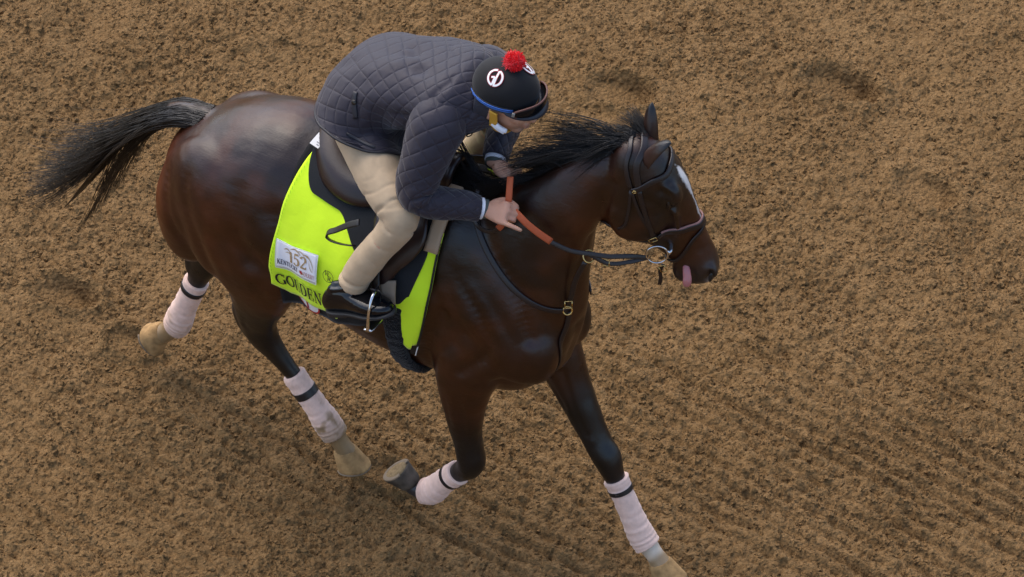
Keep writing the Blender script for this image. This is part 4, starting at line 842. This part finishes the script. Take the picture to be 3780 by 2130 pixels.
# ---------------------------------------------------------------- the rider
person = empty('person', (-.15, -.36, 1.2), 'rider in navy quilted jacket and black cap with red pompom crouching over the saddle', 'person')
skinm = mat('skin', (.50, .275, .185), .48, .4, subs=.12, bump=(300, .15, .001), attr='tint', var=.06, vscale=40)
HC = V(.115, .015, 2.012); HF_, HL_ = unit(V(.985, .05, -.16)), unit(V(-.05, 1, 0)); HU_ = np.cross(HF_, HL_)
def Hh(f, l, u): return HC+HF_*f+HL_*l+HU_*u
HAX = np.array([HF_, HL_, HU_])
pb = MB()
pb.add(*ellipsoid(Hh(-.012, 0, .028), HAX, (.098, .078, .090), 16))            # skull
pb.add(*ellipsoid(Hh(.028, 0, -.038), HAX, (.066, .060, .075), 14))            # face and jaw
pb.add(*ellipsoid(Hh(.060, 0, -.096), HAX, (.028, .030, .020), 10))            # chin
pb.add(*limb([(*Hh(.088, 0, .002), .010), (*Hh(.100, 0, -.018), .012), (*Hh(.112, 0, -.034), .0145), (*Hh(.098, 0, -.045), .012)], HL_, 4, 12))   # nose
for sg in (-1, 1):
    pb.add(*ellipsoid(Hh(.070, sg*.036, -.026), HAX, (.028, .022, .022), 8))   # cheek
    pb.add(*ellipsoid(Hh(-.012, sg*.078, -.020), unit(V(1, 0, 0)).reshape(1, 3)*0+HAX, (.020, .009, .032), 10))   # ear
    pb.add(*ellipsoid(Hh(.080, sg*.032, .020), HAX, (.020, .026, .010), 8))    # brow
pb.add(*limb([(*Hh(.094, -.018, -.064), .006), (*Hh(.100, 0, -.062), .008), (*Hh(.094, .018, -.064), .006)], HU_, 4, 10)); pb.add(*limb([(*Hh(.092, -.016, -.076), .006), (*Hh(.097, 0, -.077), .009), (*Hh(.092, .016, -.076), .006)], HU_, 4, 10))  # lips
pb.add(*limb([(*Hh(-.02, 0, -.03), .055), (.06, .005, 1.955, .056), (.0, 0, 1.93, .07), (-.08, 0, 1.91, .10)], HL_, 5, 18))     # neck
T_ax = [(-.42, 0, 1.755), (-.34, 0, 1.86), (-.22, 0, 1.925), (-.10, 0, 1.945), (-.01, 0, 1.95)]
pb.add(*limb([(*p, w, d, d) for p, w, d in zip(T_ax, (.14, .15, .14, .155, .12), (.10, .11, .105, .10, .07))], Yv, 5, 22))
ARM = {-1: [(-.03, -.15, 1.965), (-.035, -.215, 1.87), (-.045, -.268, 1.735), (.03, -.215, 1.700), (.135, -.150, 1.660)], 1: [(-.03, .15, 1.965), (-.03, .215, 1.87), (-.03, .265, 1.745), (.005, .17, 1.71), (.045, .062, 1.665)]}
for sg in (-1, 1): pb.add(*limb([(*p, r) for p, r in zip(ARM[sg], (.055, .046, .038, .036, .026))], (1, 0, 0), 5, 16))
LEGR = [(-.41, -.09, 1.78), (-.32, -.155, 1.75), (-.21, -.23, 1.70), (-.11, -.285, 1.65), (-.092, -.305, 1.618), (-.125, -.318, 1.545), (-.182, -.333, 1.445), (-.234, -.343, 1.345), (-.266, -.350, 1.270), (-.268, -.352, 1.20)]
for sg in (-1, 1): pb.add(*limb([(x, -y*sg, z, r) for (x, y, z), r in zip(LEGR, (.085, .075, .065, .055, .05, .05, .048, .04, .034, .03))], (0, 1, 0), 5, 18))
# hands: back of hand up and outward, three fingers closed on the rein, little finger stretched along it
def hand(W, f, nb, pk, closed=(1, 1, 1, .18)):
    W, f, nb = V(*W), unit(f), np.asarray(nb, float); nb = unit(nb-f*np.dot(nb, f)); pk = unit(np.asarray(pk)-f*np.dot(pk, f)-nb*np.dot(pk, nb))
    C_ = [W-f*.02, W+f*.01, W+f*.045, W+f*.082, W+f*.094]
    pb.add(*rings(C_, np.tile(pk, (5, 1)), np.tile(nb, (5, 1)), [.024, .027, .036, .040, .034], [.016, .018, .017, .014, .008], [.016, .018, .018, .014, .008], np.full(5, .9), 22, 4))
    for i, (o, L_, cl) in enumerate(zip((-.030, -.010, .011, .031), (.092, .100, .094, .076), closed)):
        k0 = W+f*(.086-.010*abs(i-1.2)*.6)+pk*o+nb*.003; ang = 0.; p = k0-f*.015; d = f.copy(); pts = [(*p, .0098), (*k0, .0102)]; p = k0
        for j, (fr, a) in enumerate(((.44, 58), (.32, 92), (.24, 50))):
            ang += R(a)*cl; d = f*math.cos(ang)-nb*math.sin(ang)+pk*(.12 if cl < .5 else 0); q = p+d*L_*fr
            pts.append((*(p*.5+q*.5), .0090-.0008*j)); pts.append((*q, .0088-.0012*j)); p = q
        pts.append((*(p+d*.004), .003)); pb.add(*limb(pts, pk, 3, 12))
    t0 = W+f*.022-pk*.024-nb*.006; pb.add(*limb([(*t0, .014), (*(t0+f*.030-pk*.018-nb*.006), .0125), (*(t0+f*.058-pk*.018-nb*.014), .0105), (*(t0+f*.078-pk*.010-nb*.022), .009), (*(t0+f*.084-pk*.007-nb*.024), .003)], nb, 4, 12))
hand((.140, -.152, 1.662), (.95, .02, .20), (-.1, -.62, .78), (0, -.75, -.6)); hand((.052, .055, 1.668), (.92, -.12, .10), (-.1, .5, .85), (0, .8, -.5), (1, 1, 1, .9))
pme = remesh('body', pb, .0050, 2, .5); p = get_co(pme); pc = np.tile(V(.50, .275, .185), (len(p), 1)); hx = (p-HC)@HAX.T
inh = np.linalg.norm(hx, axis=1) < .16
w = inh*np.exp(-((hx[:, 0]-.097)/.02)**2-((hx[:, 1])/.022)**2-((hx[:, 2]+.069)/.010)**2); pc = pc*(1-.6*w[:, None])+V(.36, .13, .11)*.6*w[:, None]
w = inh*sst(-.045, -.085, hx[:, 2])*sst(.0, .05, hx[:, 0])*.35; pc = pc*(1-w[:, None])+V(.24, .15, .11)*w[:, None]           # shaved beard
w = np.exp(-(((p-V(.22, -.12, 1.67))/V(.07, .07, .07))**2).sum(1))*.25; pc = pc*(1-w[:, None])+V(.55, .24, .17)*w[:, None]
set_col(pme, pc); obj('body', pme, skinm, person)
eyew = mat('eye white', (.6, .58, .55), .2)
for sg in (-1, 1): m = MB(); m.add(*ellipsoid(Hh(.078, sg*.030, .004), HAX, (.013, .013, .011), 8)); m.build('eye', eyew, person)
# ---- breeches
tro = MB(); tro.add(*ellipsoid((-.42, 0, 1.775), rot_y(-30), (.135, .175, .12), 16))
for sg in (-1, 1):
    tro.add(*limb([(x, -y*sg, z, a, b_, c_) for (x, y, z), (a, b_, c_) in zip(LEGR[:8]+[(-.256, -.348, 1.290)], ((.090, .105, .10), (.088, .094, .098), (.080, .084, .086), (.070, .072, .070), (.058, .063, .060), (.052, .055, .055), (.050, .053, .055), (.049, .050, .056), (.050, .050, .058)))], (0, 1, 0), 6, 28))
tme = remesh('breeches', tro, .0065, 4, .5); p = get_co(tme); no_ = get_no(tme)
def along(P, path):
    """nearest parameter on a polyline"""
    best = np.full(len(P), 9.); t = np.zeros(len(P)); L_ = 0
    for a, b_ in zip(path[:-1], path[1:]):
        ab = b_-a; k = np.clip(((P-a)@ab)/(ab@ab), 0, 1); d = np.linalg.norm(P-(a+k[:, None]*ab), axis=1); l_ = np.linalg.norm(ab); hit = d < best; best = np.where(hit, d, best); t = np.where(hit, L_+k*l_, t); L_ += l_
    return t, best
for sg in (-1, 1):
    path = [V(x, -y*sg, z) for x, y, z in LEGR[:9]]; t, d = along(p, path); mine = p[:, 1]*sg > .02
    n3 = vnoise3(p*9, 31); n4 = vnoise3(p*25, 33)
    crease = lambda ph, k: -np.exp(-(np.sin(ph)/k)**2)
    fold = .0065*crease(t*48+5*n3+p[:, 1]*9, .30)*(np.exp(-((t-.40)/.09)**2)+.30+.8*np.exp(-((t-.76)/.08)**2))*sst(.3, .6, vnoise3(p*14, 35))+.003*(n4-.5)+.005*(n3-.5)
    p = p+no_*(fold*mine)[:, None]
set_co(tme, p)
khaki = mat('khaki cotton', (.46, .345, .225), .85, .2, bump=[(45, .25, .004), (900, .3, .0008)], var=.10, vscale=18, sheen=.15); obj('breeches', tme, khaki, person)
# ---- boots
patent = mat('black patent leather', (.0035, .004, .006), .09, .42, bump=[(14, .35, .012)]); rubber = mat('black rubber sole', (.018, .018, .019), .6)
def boot(sg):
    bb = MB(); heel = V(-.335, .358*sg, 1.150); tw = unit(V(.905, .05*sg, .405)); uu = unit(V(-.42, 0, .9)); ss = np.cross(uu, tw)
    S_ = ((-.01, .024, .050), (.012, .033, .075), (.05, .036, .098), (.09, .036, .098), (.13, .040, .082), (.17, .046, .066), (.21, .047, .053), (.245, .041, .043), (.27, .026, .033), (.28, .010, .024))
    bb.add(*rings([heel+tw*a+uu*(h/2+.004) for a, w_, h in S_], np.tile(ss, (10, 1)), np.tile(uu, (10, 1)), [w_ for a, w_, h in S_], [h/2 for a, w_, h in S_], [h/2 for a, w_, h in S_], np.full(10, .85), 26, 4))
    top = heel+tw*.055+uu*.07
    bb.add(*limb([(*top, .034, .045, .040), (-.268, .352*sg, 1.265, .036, .042, .042), (-.248, .347*sg, 1.32, .036, .038, .040), (-.228, .344*sg, 1.36, .036, .038, .040)], (0, 1, 0), 5, 24))
    me = remesh('boot', bb, .0048, 4, .5); p = get_co(me); nn_ = get_no(me); z_ = (p-heel)@uu; a_ = (p-heel)@tw
    p = p+nn_*(.0030*np.sin(z_*330+2*vnoise3(p*30, 41))*sst(.075, .10, z_)*sst(.19, .14, z_))[:, None]; set_co(me, p); o = obj('boot', me, patent, person)
    m = MB(); n = 20; v = []
    xs = np.linspace(-.014, .288, n); wd = np.interp(xs, [-.014, .0, .03, .09, .13, .17, .21, .25, .275, .288], [.015, .029, .036, .033, .038, .046, .048, .041, .026, .006])
    lift = np.where(xs < .082, -.006, .004)
    m.add(*rings([heel+tw*x+uu*(.004) for x in xs], np.tile(ss, (n, 1)), np.tile(uu, (n, 1)), wd+.003, np.full(n, .006), np.where(xs < .082, .016, .007), np.full(n, .35), 20, 1)); m.build('sole', rubber, o)
boot(-1); boot(1)
# ---- quilted jacket: torso, two sleeves, collar; the quilting runs in diamonds along each piece
quilt = bpy.data.materials.new('navy quilted jacket'); quilt.use_nodes = True; nt = quilt.node_tree; b_ = nt.nodes['Principled BSDF']; L = nt.links
b_.inputs['Base Color'].default_value = (.0165, .0135, .0240, 1); b_.inputs['Roughness'].default_value = .62; b_.inputs['Specular IOR Level'].default_value = .35; b_.inputs['Sheen Weight'].default_value = .18; b_.inputs['Sheen Roughness'].default_value = .5
at = nt.nodes.new('ShaderNodeAttribute'); at.attribute_name = 'quilt'; sx = nt.nodes.new('ShaderNodeSeparateXYZ'); L.new(at.outputs['Vector'], sx.inputs[0])
def M(op, a, b2=None, c=None):
    n = nt.nodes.new('ShaderNodeMath'); n.operation = op
    for i, x in enumerate((a, b2, c)):
        if x is None: continue
        if isinstance(x, (int, float)): n.inputs[i].default_value = x
        else: L.new(x, n.inputs[i])
    return n.outputs[0]
ua, va = M('DIVIDE', sx.outputs[0], .052), M('DIVIDE', sx.outputs[1], .064)
def seam(x): return M('ABSOLUTE', M('SUBTRACT', M('FRACT', x), .5))          # 0.5 on the seam, 0 midway
s1, s2 = seam(M('ADD', ua, va)), seam(M('SUBTRACT', ua, va)); mxs = M('MAXIMUM', s1, s2); hgt = M('SUBTRACT', 1., M('POWER', M('MULTIPLY', mxs, 2.), 6.))
pre = nt.nodes.new('ShaderNodeTexNoise'); pre.inputs['Scale'].default_value = 9; pre.inputs['Detail'].default_value = 5; tcq = nt.nodes.new('ShaderNodeTexCoord'); L.new(tcq.outputs['Object'], pre.inputs['Vector'])
bw = nt.nodes.new('ShaderNodeBump'); bw.inputs['Strength'].default_value = .5; bw.inputs['Distance'].default_value = .012; L.new(pre.outputs[0], bw.inputs['Height'])
bq_ = nt.nodes.new('ShaderNodeBump'); bq_.inputs['Strength'].default_value = .45; bq_.inputs['Distance'].default_value = .006; L.new(hgt, bq_.inputs['Height']); L.new(bw.outputs[0], bq_.inputs['Normal']); L.new(bq_.outputs[0], b_.inputs['Normal'])
def with_quilt(name, v, f, nr, nc, parent, folds):
    """adds length along / around as attribute, soft folds as displacement"""
    P = v[:nr*nc].reshape(nr, nc, 3); c = P.mean(1, keepdims=True); dn = np.r_[0, np.cumsum(np.linalg.norm(np.diff(c[:, 0], axis=0), axis=1))]
    rad = np.linalg.norm(P-c, axis=2).mean(); qv = np.zeros((len(v), 3)); qv[:nr*nc, 0] = np.repeat(dn, nc); qv[:nr*nc, 1] = np.tile(np.arange(nc)/nc*2*math.pi*rad, nr)
    n_ = P-c; n_ /= np.linalg.norm(n_, axis=2, keepdims=True); q = P.reshape(-1, 3); t = np.repeat(np.linspace(0, 1, nr), nc); a = np.tile(np.arange(nc)/nc*2*math.pi, nr)
    ua_, va_ = qv[:nr*nc, 0]/.052, qv[:nr*nc, 1]/.064; sm = np.maximum(np.abs((ua_+va_) % 1-.5), np.abs((ua_-va_) % 1-.5))*2
    v[:nr*nc] += n_.reshape(-1, 3)*(folds(q, t, a)+.0017*(1-sm**6))[:, None]
    me = mesh_from(name, v, f); set_vec(me, qv, 'quilt'); return obj(name, me, quilt, parent)
SEC = [((-.352, 0, 1.752), (-.99, 0, -.08), .278, .188, .205), ((-.355, 0, 1.795), (-.97, 0, .20), .264, .178, .185), ((-.332, 0, 1.865), (-.80, 0, .60), .222, .160, .155), ((-.26, 0, 1.925), (-.50, 0, .87), .192, .132, .130),
       ((-.15, 0, 1.962), (-.32, 0, .95), .190, .116, .125), ((-.05, 0, 1.982), (-.28, 0, .96), .195, .110, .125), ((.015, .0, 1.99), (-.30, 0, .95), .165, .105, .115), ((.060, .003, 1.99), (-.40, 0, .92), .110, .082, .09), ((.088, .005, 1.988), (-.5, 0, .86), .078, .070, .075)]
n = len(SEC); nc = 110
v, f = rings([s[0] for s in SEC], np.tile(Yv, (n, 1)), [s[1] for s in SEC], [s[2] for s in SEC], [s[3] for s in SEC], [s[4] for s in SEC], np.full(n, .93), nc, 12); nr = (n-1)*12+1
def tf(q, t, a):
    n1 = vnoise3(q*V(7, 12, 7), 51)-.5; n2 = vnoise3(q*V(16, 26, 16), 52)-.5
    drape = .010*np.sin(q[:, 0]*34-q[:, 2]*30+5*n1)*np.exp(-((q[:, 0]+.22)/.12)**2)*(q[:, 1] < .05)*np.exp(-((q[:, 2]-1.88)/.12)**2)
    cre = -np.exp(-(np.sin(q[:, 0]*16-q[:, 2]*22+q[:, 1]*6+5*n1)/.28)**2)*sst(.35, .65, vnoise3(q*V(5, 6, 5), 57))
    return .018*n1+.009*n2+drape*.6+.009*cre
jacket = with_quilt('jacket', v, f, nr, nc, person, tf)
q = get_co(jacket.data); row = np.minimum(np.arange(len(q))//nc, nr); lift = np.clip(1-row/20, 0, 1)*np.minimum(1, np.abs(q[:, 1])/.27)**1.5; lift[nr*nc:] = 0; q[:, 2] += .078*lift-np.where(np.arange(len(q)) < nr*nc, np.clip(1-row/26, 0, 1), 0)*.26*(q[:, 0]+.36)
tb = BVHTree.FromPolygons([w_.co for w_ in tme.vertices], [g_.vertices[:] for g_ in tme.polygons])
for it in range(2):                                        # the skirt of the jacket lies on the hips and thighs
    for i in range(nr*nc):
        if row[i] > 40: break
        l, n_, _, dist = tb.find_nearest(Vector(q[i]), .09)
        if l is not None and (Vector(q[i])-l).dot(n_) < .007: q[i] = np.array(l+n_*.007)
    Q = q[:nr*nc].reshape(nr, nc, 3); Q[:42] = (np.roll(Q[:42], 1, 1)+2*Q[:42]+np.roll(Q[:42], -1, 1))/4; Q[1:41] = (Q[:40]+2*Q[1:41]+Q[2:42])/4; q[:nr*nc] = Q.reshape(-1, 3)
set_co(jacket.data, q)
for sg in (-1, 1):
    A_ = np.array(ARM[sg]); rad = ((.088, .096), (.076, .080), (.064, .062), (.053, .052), (.040, .040))
    if sg < 0: pts = [(-.055, -.06, 1.975), (-.042, -.135, 1.955), (-.038, -.205, 1.885), (-.046, -.262, 1.765), (-.02, -.262, 1.715), (.05, -.218, 1.692), (.125, -.160, 1.665)]
    else: pts = [(-.055, .06, 1.975), (-.042, .135, 1.955), (-.035, .205, 1.885), (-.03, .258, 1.775), (-.01, .235, 1.722), (.015, .15, 1.70), (.040, .078, 1.670)]
    rr = ((.070, .070), (.094, .094), (.084, .086), (.069, .069), (.063, .063), (.053, .053), (.041, .043))
    v, f = limb([(*p, a, b2) for p, (a, b2) in zip(pts, rr)], (1, 0, 0), 12, 56); nr2 = 73
    def sf(q, t, a, sg=sg):
        n1 = vnoise3(q*V(14, 14, 14), 61)-.5; elbow = np.exp(-((t-.58)/.13)**2)
        return .012*n1-.007*np.exp(-(np.sin(t*30+a*1.0+5*n1)/.3)**2)*(elbow+.25)*sst(.3, .6, vnoise3(q*9, 63))
    slv = with_quilt('sleeve', v, f, nr2, 56, jacket, sf)
    cw = [(*(V(*pts[-1])+unit(V(*pts[-1])-V(*pts[-2]))*k), .036, .036) for k in (-.02, .004, .012)]; m = MB(); m.add(*limb(cw, (1, 0, 0), 3, 26)); m.build('shirt_cuff', mat('white shirt', (.72, .74, .80), .8) if sg < 0 else bpy.data.materials['white shirt'], person)
    cw = [(*(V(*pts[-1])+unit(V(*pts[-1])-V(*pts[-2]))*k), .0325, .0325) for k in (.008, .020, .027)]; m = MB(); m.add(*limb(cw, (1, 0, 0), 3, 26)); m.build('wristband', mat('grey green band', (.06, .075, .065), .8) if sg < 0 else bpy.data.materials['grey green band'], person)
    # welted armhole seam
    c0, d0 = V(*pts[0])*.45+V(*pts[1])*.55, unit(V(*pts[1])-V(*pts[0])); m = MB(); m.add(*ringtorus(c0, d0, .0875, .0032, 40, 8, up=(1, 0, 0))); 
jbv = BVHTree.FromPolygons([w.co for w in jacket.data.vertices], [q.vertices[:] for q in jacket.data.polygons])
def onj(p, off=.002): l, n_, *_ = jbv.find_nearest(Vector(p)); return np.array(l)+np.array(n_)*off, np.array(n_)
# collar, pocket welt, tab and snap buttons
m = MB(); m.add(*limb([(.055, .003, 1.998, .098, .084), (.080, .005, 2.000, .086, .078), (.102, .007, 2.000, .078, .072), (.112, .008, 1.998, .070, .066)], (0, 1, 0), 5, 36)); m.build('collar', mat('navy corduroy', (.022, .021, .030), .8, bump=(300, .5, .003)), jacket)
trim = mat('navy binding', (.012, .012, .018), .55)
def jstrap(pts, w, name, th=.003):
    Q, N_l = zip(*[onj(p, .003) for p in cr(np.array(pts, float), 5)]); m = MB(); m.add(*strap(np.array(Q), np.array(N_l), w, th, 1)); return m.build(name, trim, jacket)
jstrap([(-.375, -.22, 1.83), (-.33, -.23, 1.825), (-.27, -.23, 1.815), (-.22, -.22, 1.80)], .010, 'pocket_welt'); jstrap([(-.345, -.19, 1.98), (-.330, -.20, 1.93), (-.318, -.205, 1.885)], .018, 'side_tab')
snap = mat('dark snap button', (.05, .045, .04), .3, .5, metal=.8); cop = mat('copper button', (.20, .10, .05), .35, .5, metal=.8)
for p, mt in (((-.333, -.20, 1.94), snap), ((-.255, -.22, 1.765), cop)):
    q, n_ = onj(p, .006); m = MB(); m.add(*limb([(*(q-n_*.004), .009), (*(q+n_*.001), .009), (*(q+n_*.003), .006)], (1, .1, .1), 2, 16)); m.build('snap_button', mt, jacket)
# hem binding
ring_ = cr(np.array([SEC[0][0]]*2), 1); P0 = np.array(jacket.data.vertices[0].co)
hp = np.array([jacket.data.vertices[i].co for i in range(0, nc, 2)]); hp = np.vstack([hp, hp[:1]]); m = MB(); m.add(*limb([(*q, .0045) for q in hp], (.5, 0, .85), 1, 8)); m.build('hem', trim, jacket)
# shirt collar points and a small round brooch on the chest
m = MB(); cpt = V(.138, -.062, 1.945); m.add(*strap(np.array([cpt+V(-.02, .0, .012), cpt, cpt+V(.022, .006, -.012)]), (.5, -.7, .4), .022, .003, 3)); m.add(*strap(np.array([cpt+V(-.004, -.006, .014), cpt+V(.012, -.004, .002), cpt+V(.030, .004, -.006)]), (.5, -.7, .4), .014, .003, 3)); m.build('shirt_collar', bpy.data.materials['white shirt'], person)
q, n_ = onj((.075, -.12, 1.90), .004); m = MB(); m.add(*ringtorus(q, n_, .010, .002, 18, 6)); m.build('badge', snap, jacket)
# ---- helmet under a black cap cover
black = mat('black cap cloth', (.0085, .0085, .010), .75, .25, bump=(400, .3, .001), sheen=.15); brimm = mat('navy peak', (.010, .012, .022), .45)
EC, ER = Hh(-.002, 0, .045), (.114, .097, .096)
def ell(d, off=0.):
    d = unit(d); l_ = d@HAX.T; return EC+d*(1/math.sqrt((l_[0]/ER[0])**2+(l_[1]/ER[1])**2+(l_[2]/ER[2])**2)+off)
def hdir(az, el): return HF_*math.cos(el)*math.cos(az)+HL_*math.cos(el)*math.sin(az)+HU_*math.sin(el)
m = MB(); na, ne = 56, 22; v = []
for j in range(ne):
    for i in range(na):
        az = 2*math.pi*i/na; lo = -.30-.12*math.cos(az)*0-.22*(.5-.5*math.cos(az)); e = lo+(math.pi/2-.02-lo)*j/(ne-1); v.append(ell(hdir(az, e), .0015*math.sin(az*3)*math.sin(e*5)))
v = np.array(v); f = grid_faces(ne, na); a = len(v); v = np.vstack([v, ell(HU_)]); f += [((ne-1)*na+i, (ne-1)*na+(i+1) % na, a) for i in range(na)]; m.add(v, f); helmet = cap = shell(m.build('helmet', black, person), .006, -1)
m = MB(); v = []; npk = 22
for i in range(npk):                                         # peak
    az = -1.15+2.3*i/(npk-1); root_ = ell(hdir(az, -.16), .001); out = unit(HF_*math.cos(az)+HL_*math.sin(az)*.55-HU_*.36); Lp = .040*math.cos(az/1.15*math.pi/2)**.6
    for k in range(4): v.append(root_+out*Lp*k/3+HU_*(-.004*(k/3)**2))
m.add(np.array(v), grid_faces(npk, 4, False)); shell(m.build('peak', brimm, helmet), .004)
redp = mat('red wool', (.80, .010, .016), .9, .15, sheen=.4)
pc_ = ell(unit(HU_+HF_*.10+HL_*.05))+HU_*.020; dirs = RNG.normal(0, 1, (1500, 3)); dirs /= np.linalg.norm(dirs, axis=1)[:, None]
pom = strands('pompom', None, lambda i, t: pc_+np.outer(.012+(.0205+.0015*RNG.uniform(-1, 1))*t, dirs[i])+np.outer(t**2*.004, RNG.normal(0, 1, 3)), 1500, 4, .0034, redp, helmet)
m = MB(); m.add(*ellipsoid(pc_, I3, (.0275, .0275, .0275), 10)); m.build('pompom_core', redp, helmet)
# goggles pushed up on the peak, blue banded strap round the cap
lensm = mat('dark goggle lens', (.005, .006, .008), .12, .2); frm = mat('brown goggle frame', (.11, .040, .028), .45); blue = mat('blue strap', (.035, .13, .46), .6); blk_s = mat('black strap', (.010, .010, .014), .7)
def gp(az, el, off): return ell(hdir(az, el), off)
m = MB(); v = []; ga = np.linspace(-.86, .86, 25)
def gh(az): return (.20*(1-(abs(az)/.90)**4)+.012, .235*(1-(abs(az)/.92)**3.5)*(1-.42*math.exp(-(az/.13)**2))+.012)
for az in ga:
    h1, h0 = gh(az)
    for k in range(7): e = -.075-h0+(h0+h1)*k/6; v.append(gp(az, e, .014+.008*math.cos(az*1.6)+.004*math.sin(math.pi*k/6)))
m.add(np.array(v), grid_faces(25, 7, False)); gog = shell(m.build('goggles', lensm, person), .003, -1)
loop = [gp(az, -.075+gh(az)[0], .0165+.008*math.cos(az*1.6)) for az in ga]+[gp(az, -.075-gh(az)[1], .0165+.008*math.cos(az*1.6)) for az in ga[::-1]]; loop.append(loop[0]); m = MB(); m.add(*limb([(*q, .0034) for q in loop], HU_, 1, 10)); m.build('frame', frm, gog)
for (e0, w_, mt_, off, nm) in ((-.085, .020, blk_s, .003, 'strap'), (-.050, .0045, blue, .0055, 'strap_stripe'), (-.12, .0045, blue, .0055, 'strap_stripe')):
    P = np.array([gp(az, e0-.10*sst(.9, 2.6, np.array(abs(az if az < math.pi else az-2*math.pi))), off) for az in np.linspace(.84, 2*math.pi-.84, 40)]); m = MB(); m.add(*strap(P, P-EC, w_, .002, 1)); m.build(nm, mt_, gog)
m = MB(); q = gp(-.86, -.06, .022); m.add(*strap(np.array([q+HU_*.008, q, q-HU_*.008]), -HL_+HF_*.6, .010, .003, 2)); m.build('strap_clip', mat('clip plastic', (.25, .24, .22), .4), gog)
# yellow chin strap
yl = mat('yellow webbing', (.62, .33, .035), .7, bump=(200, .3, .001)); m = MB()
m.add(*strap(np.array([ell(hdir(-1.45, -.40), .004), Hh(.010, -.082, -.035), Hh(.012, -.076, -.062), Hh(.030, -.055, -.100), Hh(.040, 0, -.118)]), np.array([-HL_, -HL_, -HL_, -HL_-HU_*.5, -HU_]), .030, .004, 5)); m.build('chin_strap', yl, helmet)
m = MB(); m.add(*strap(np.array([ell(hdir(-1.95, -.40), .003), Hh(-.030, -.080, -.045), Hh(-.012, -.080, -.062), Hh(.012, -.077, -.068)]), np.array([-HL_]*4), .009, .003, 5)); m.build('chin_strap', yl, helmet)
# round emblem of a G and a D split by a slanted gap, white edged in red
whites = mat('white appliqué', (.78, .76, .76), .7); reds = mat('red edging', (.35, .01, .02), .7)
def emblem(n0, upv, rr):
    n0 = unit(n0); b2 = unit(np.asarray(upv)-n0*np.dot(upv, n0)); a2 = np.cross(b2, n0)
    root_ = None
    for widen, off, mt_, nm in ((.0022, .0024, reds, 'emblem_edging'), (0, .0034, whites, 'emblem')):
        m = MB(); S_ = lambda s_, t_: ell(n0*.11+a2*s_+b2*t_, off)
        def rib(pts, w_):
            P = np.array(pts, float); T = np.gradient(P, axis=0); T /= np.linalg.norm(T, axis=1)[:, None]; N_l = np.c_[-T[:, 1], T[:, 0]]; w2 = w_/2+widen; P = P.copy(); P[0] -= T[0]*widen; P[-1] += T[-1]*widen
            m.add(np.array([S_(*(p_+n_*w2*sg)) for p_, n_ in zip(P, N_l) for sg in (1, -1)]), [(2*i, 2*i+1, 2*i+3, 2*i+2) for i in range(len(P)-1)])
        ar = lambda a0, a1: [(rr*math.cos(R(a))*.92, rr*math.sin(R(a))) for a in np.linspace(a0, a1, 16)]
        rib(ar(78, 245), rr*.26); rib(ar(58, -105), rr*.26)
        rib([(-.42*rr, -.95*rr+.02*rr), (-.08*rr, -.1*rr), (-.02*rr, .06*rr)], rr*.22); rib([(-.48*rr, .06*rr), (-.2*rr, .06*rr), (-.02*rr, .06*rr)], rr*.2)
        rib([(-.14*rr, -.92*rr), (.16*rr, 0), (.44*rr, .86*rr)], rr*.24)
        o = m.build(nm, mt_, cap if root_ is None else root_, smooth=False); root_ = None
nA = unit(V(.114, -.062, 2.150)-EC); emblem(-HL_*.60-HF_*.18+HU_*.74, V(-.30, .57, .74), .0300); emblem(HF_*.42+HL_*.42+HU_*.78, HU_*.4-HF_*.5, .0300)
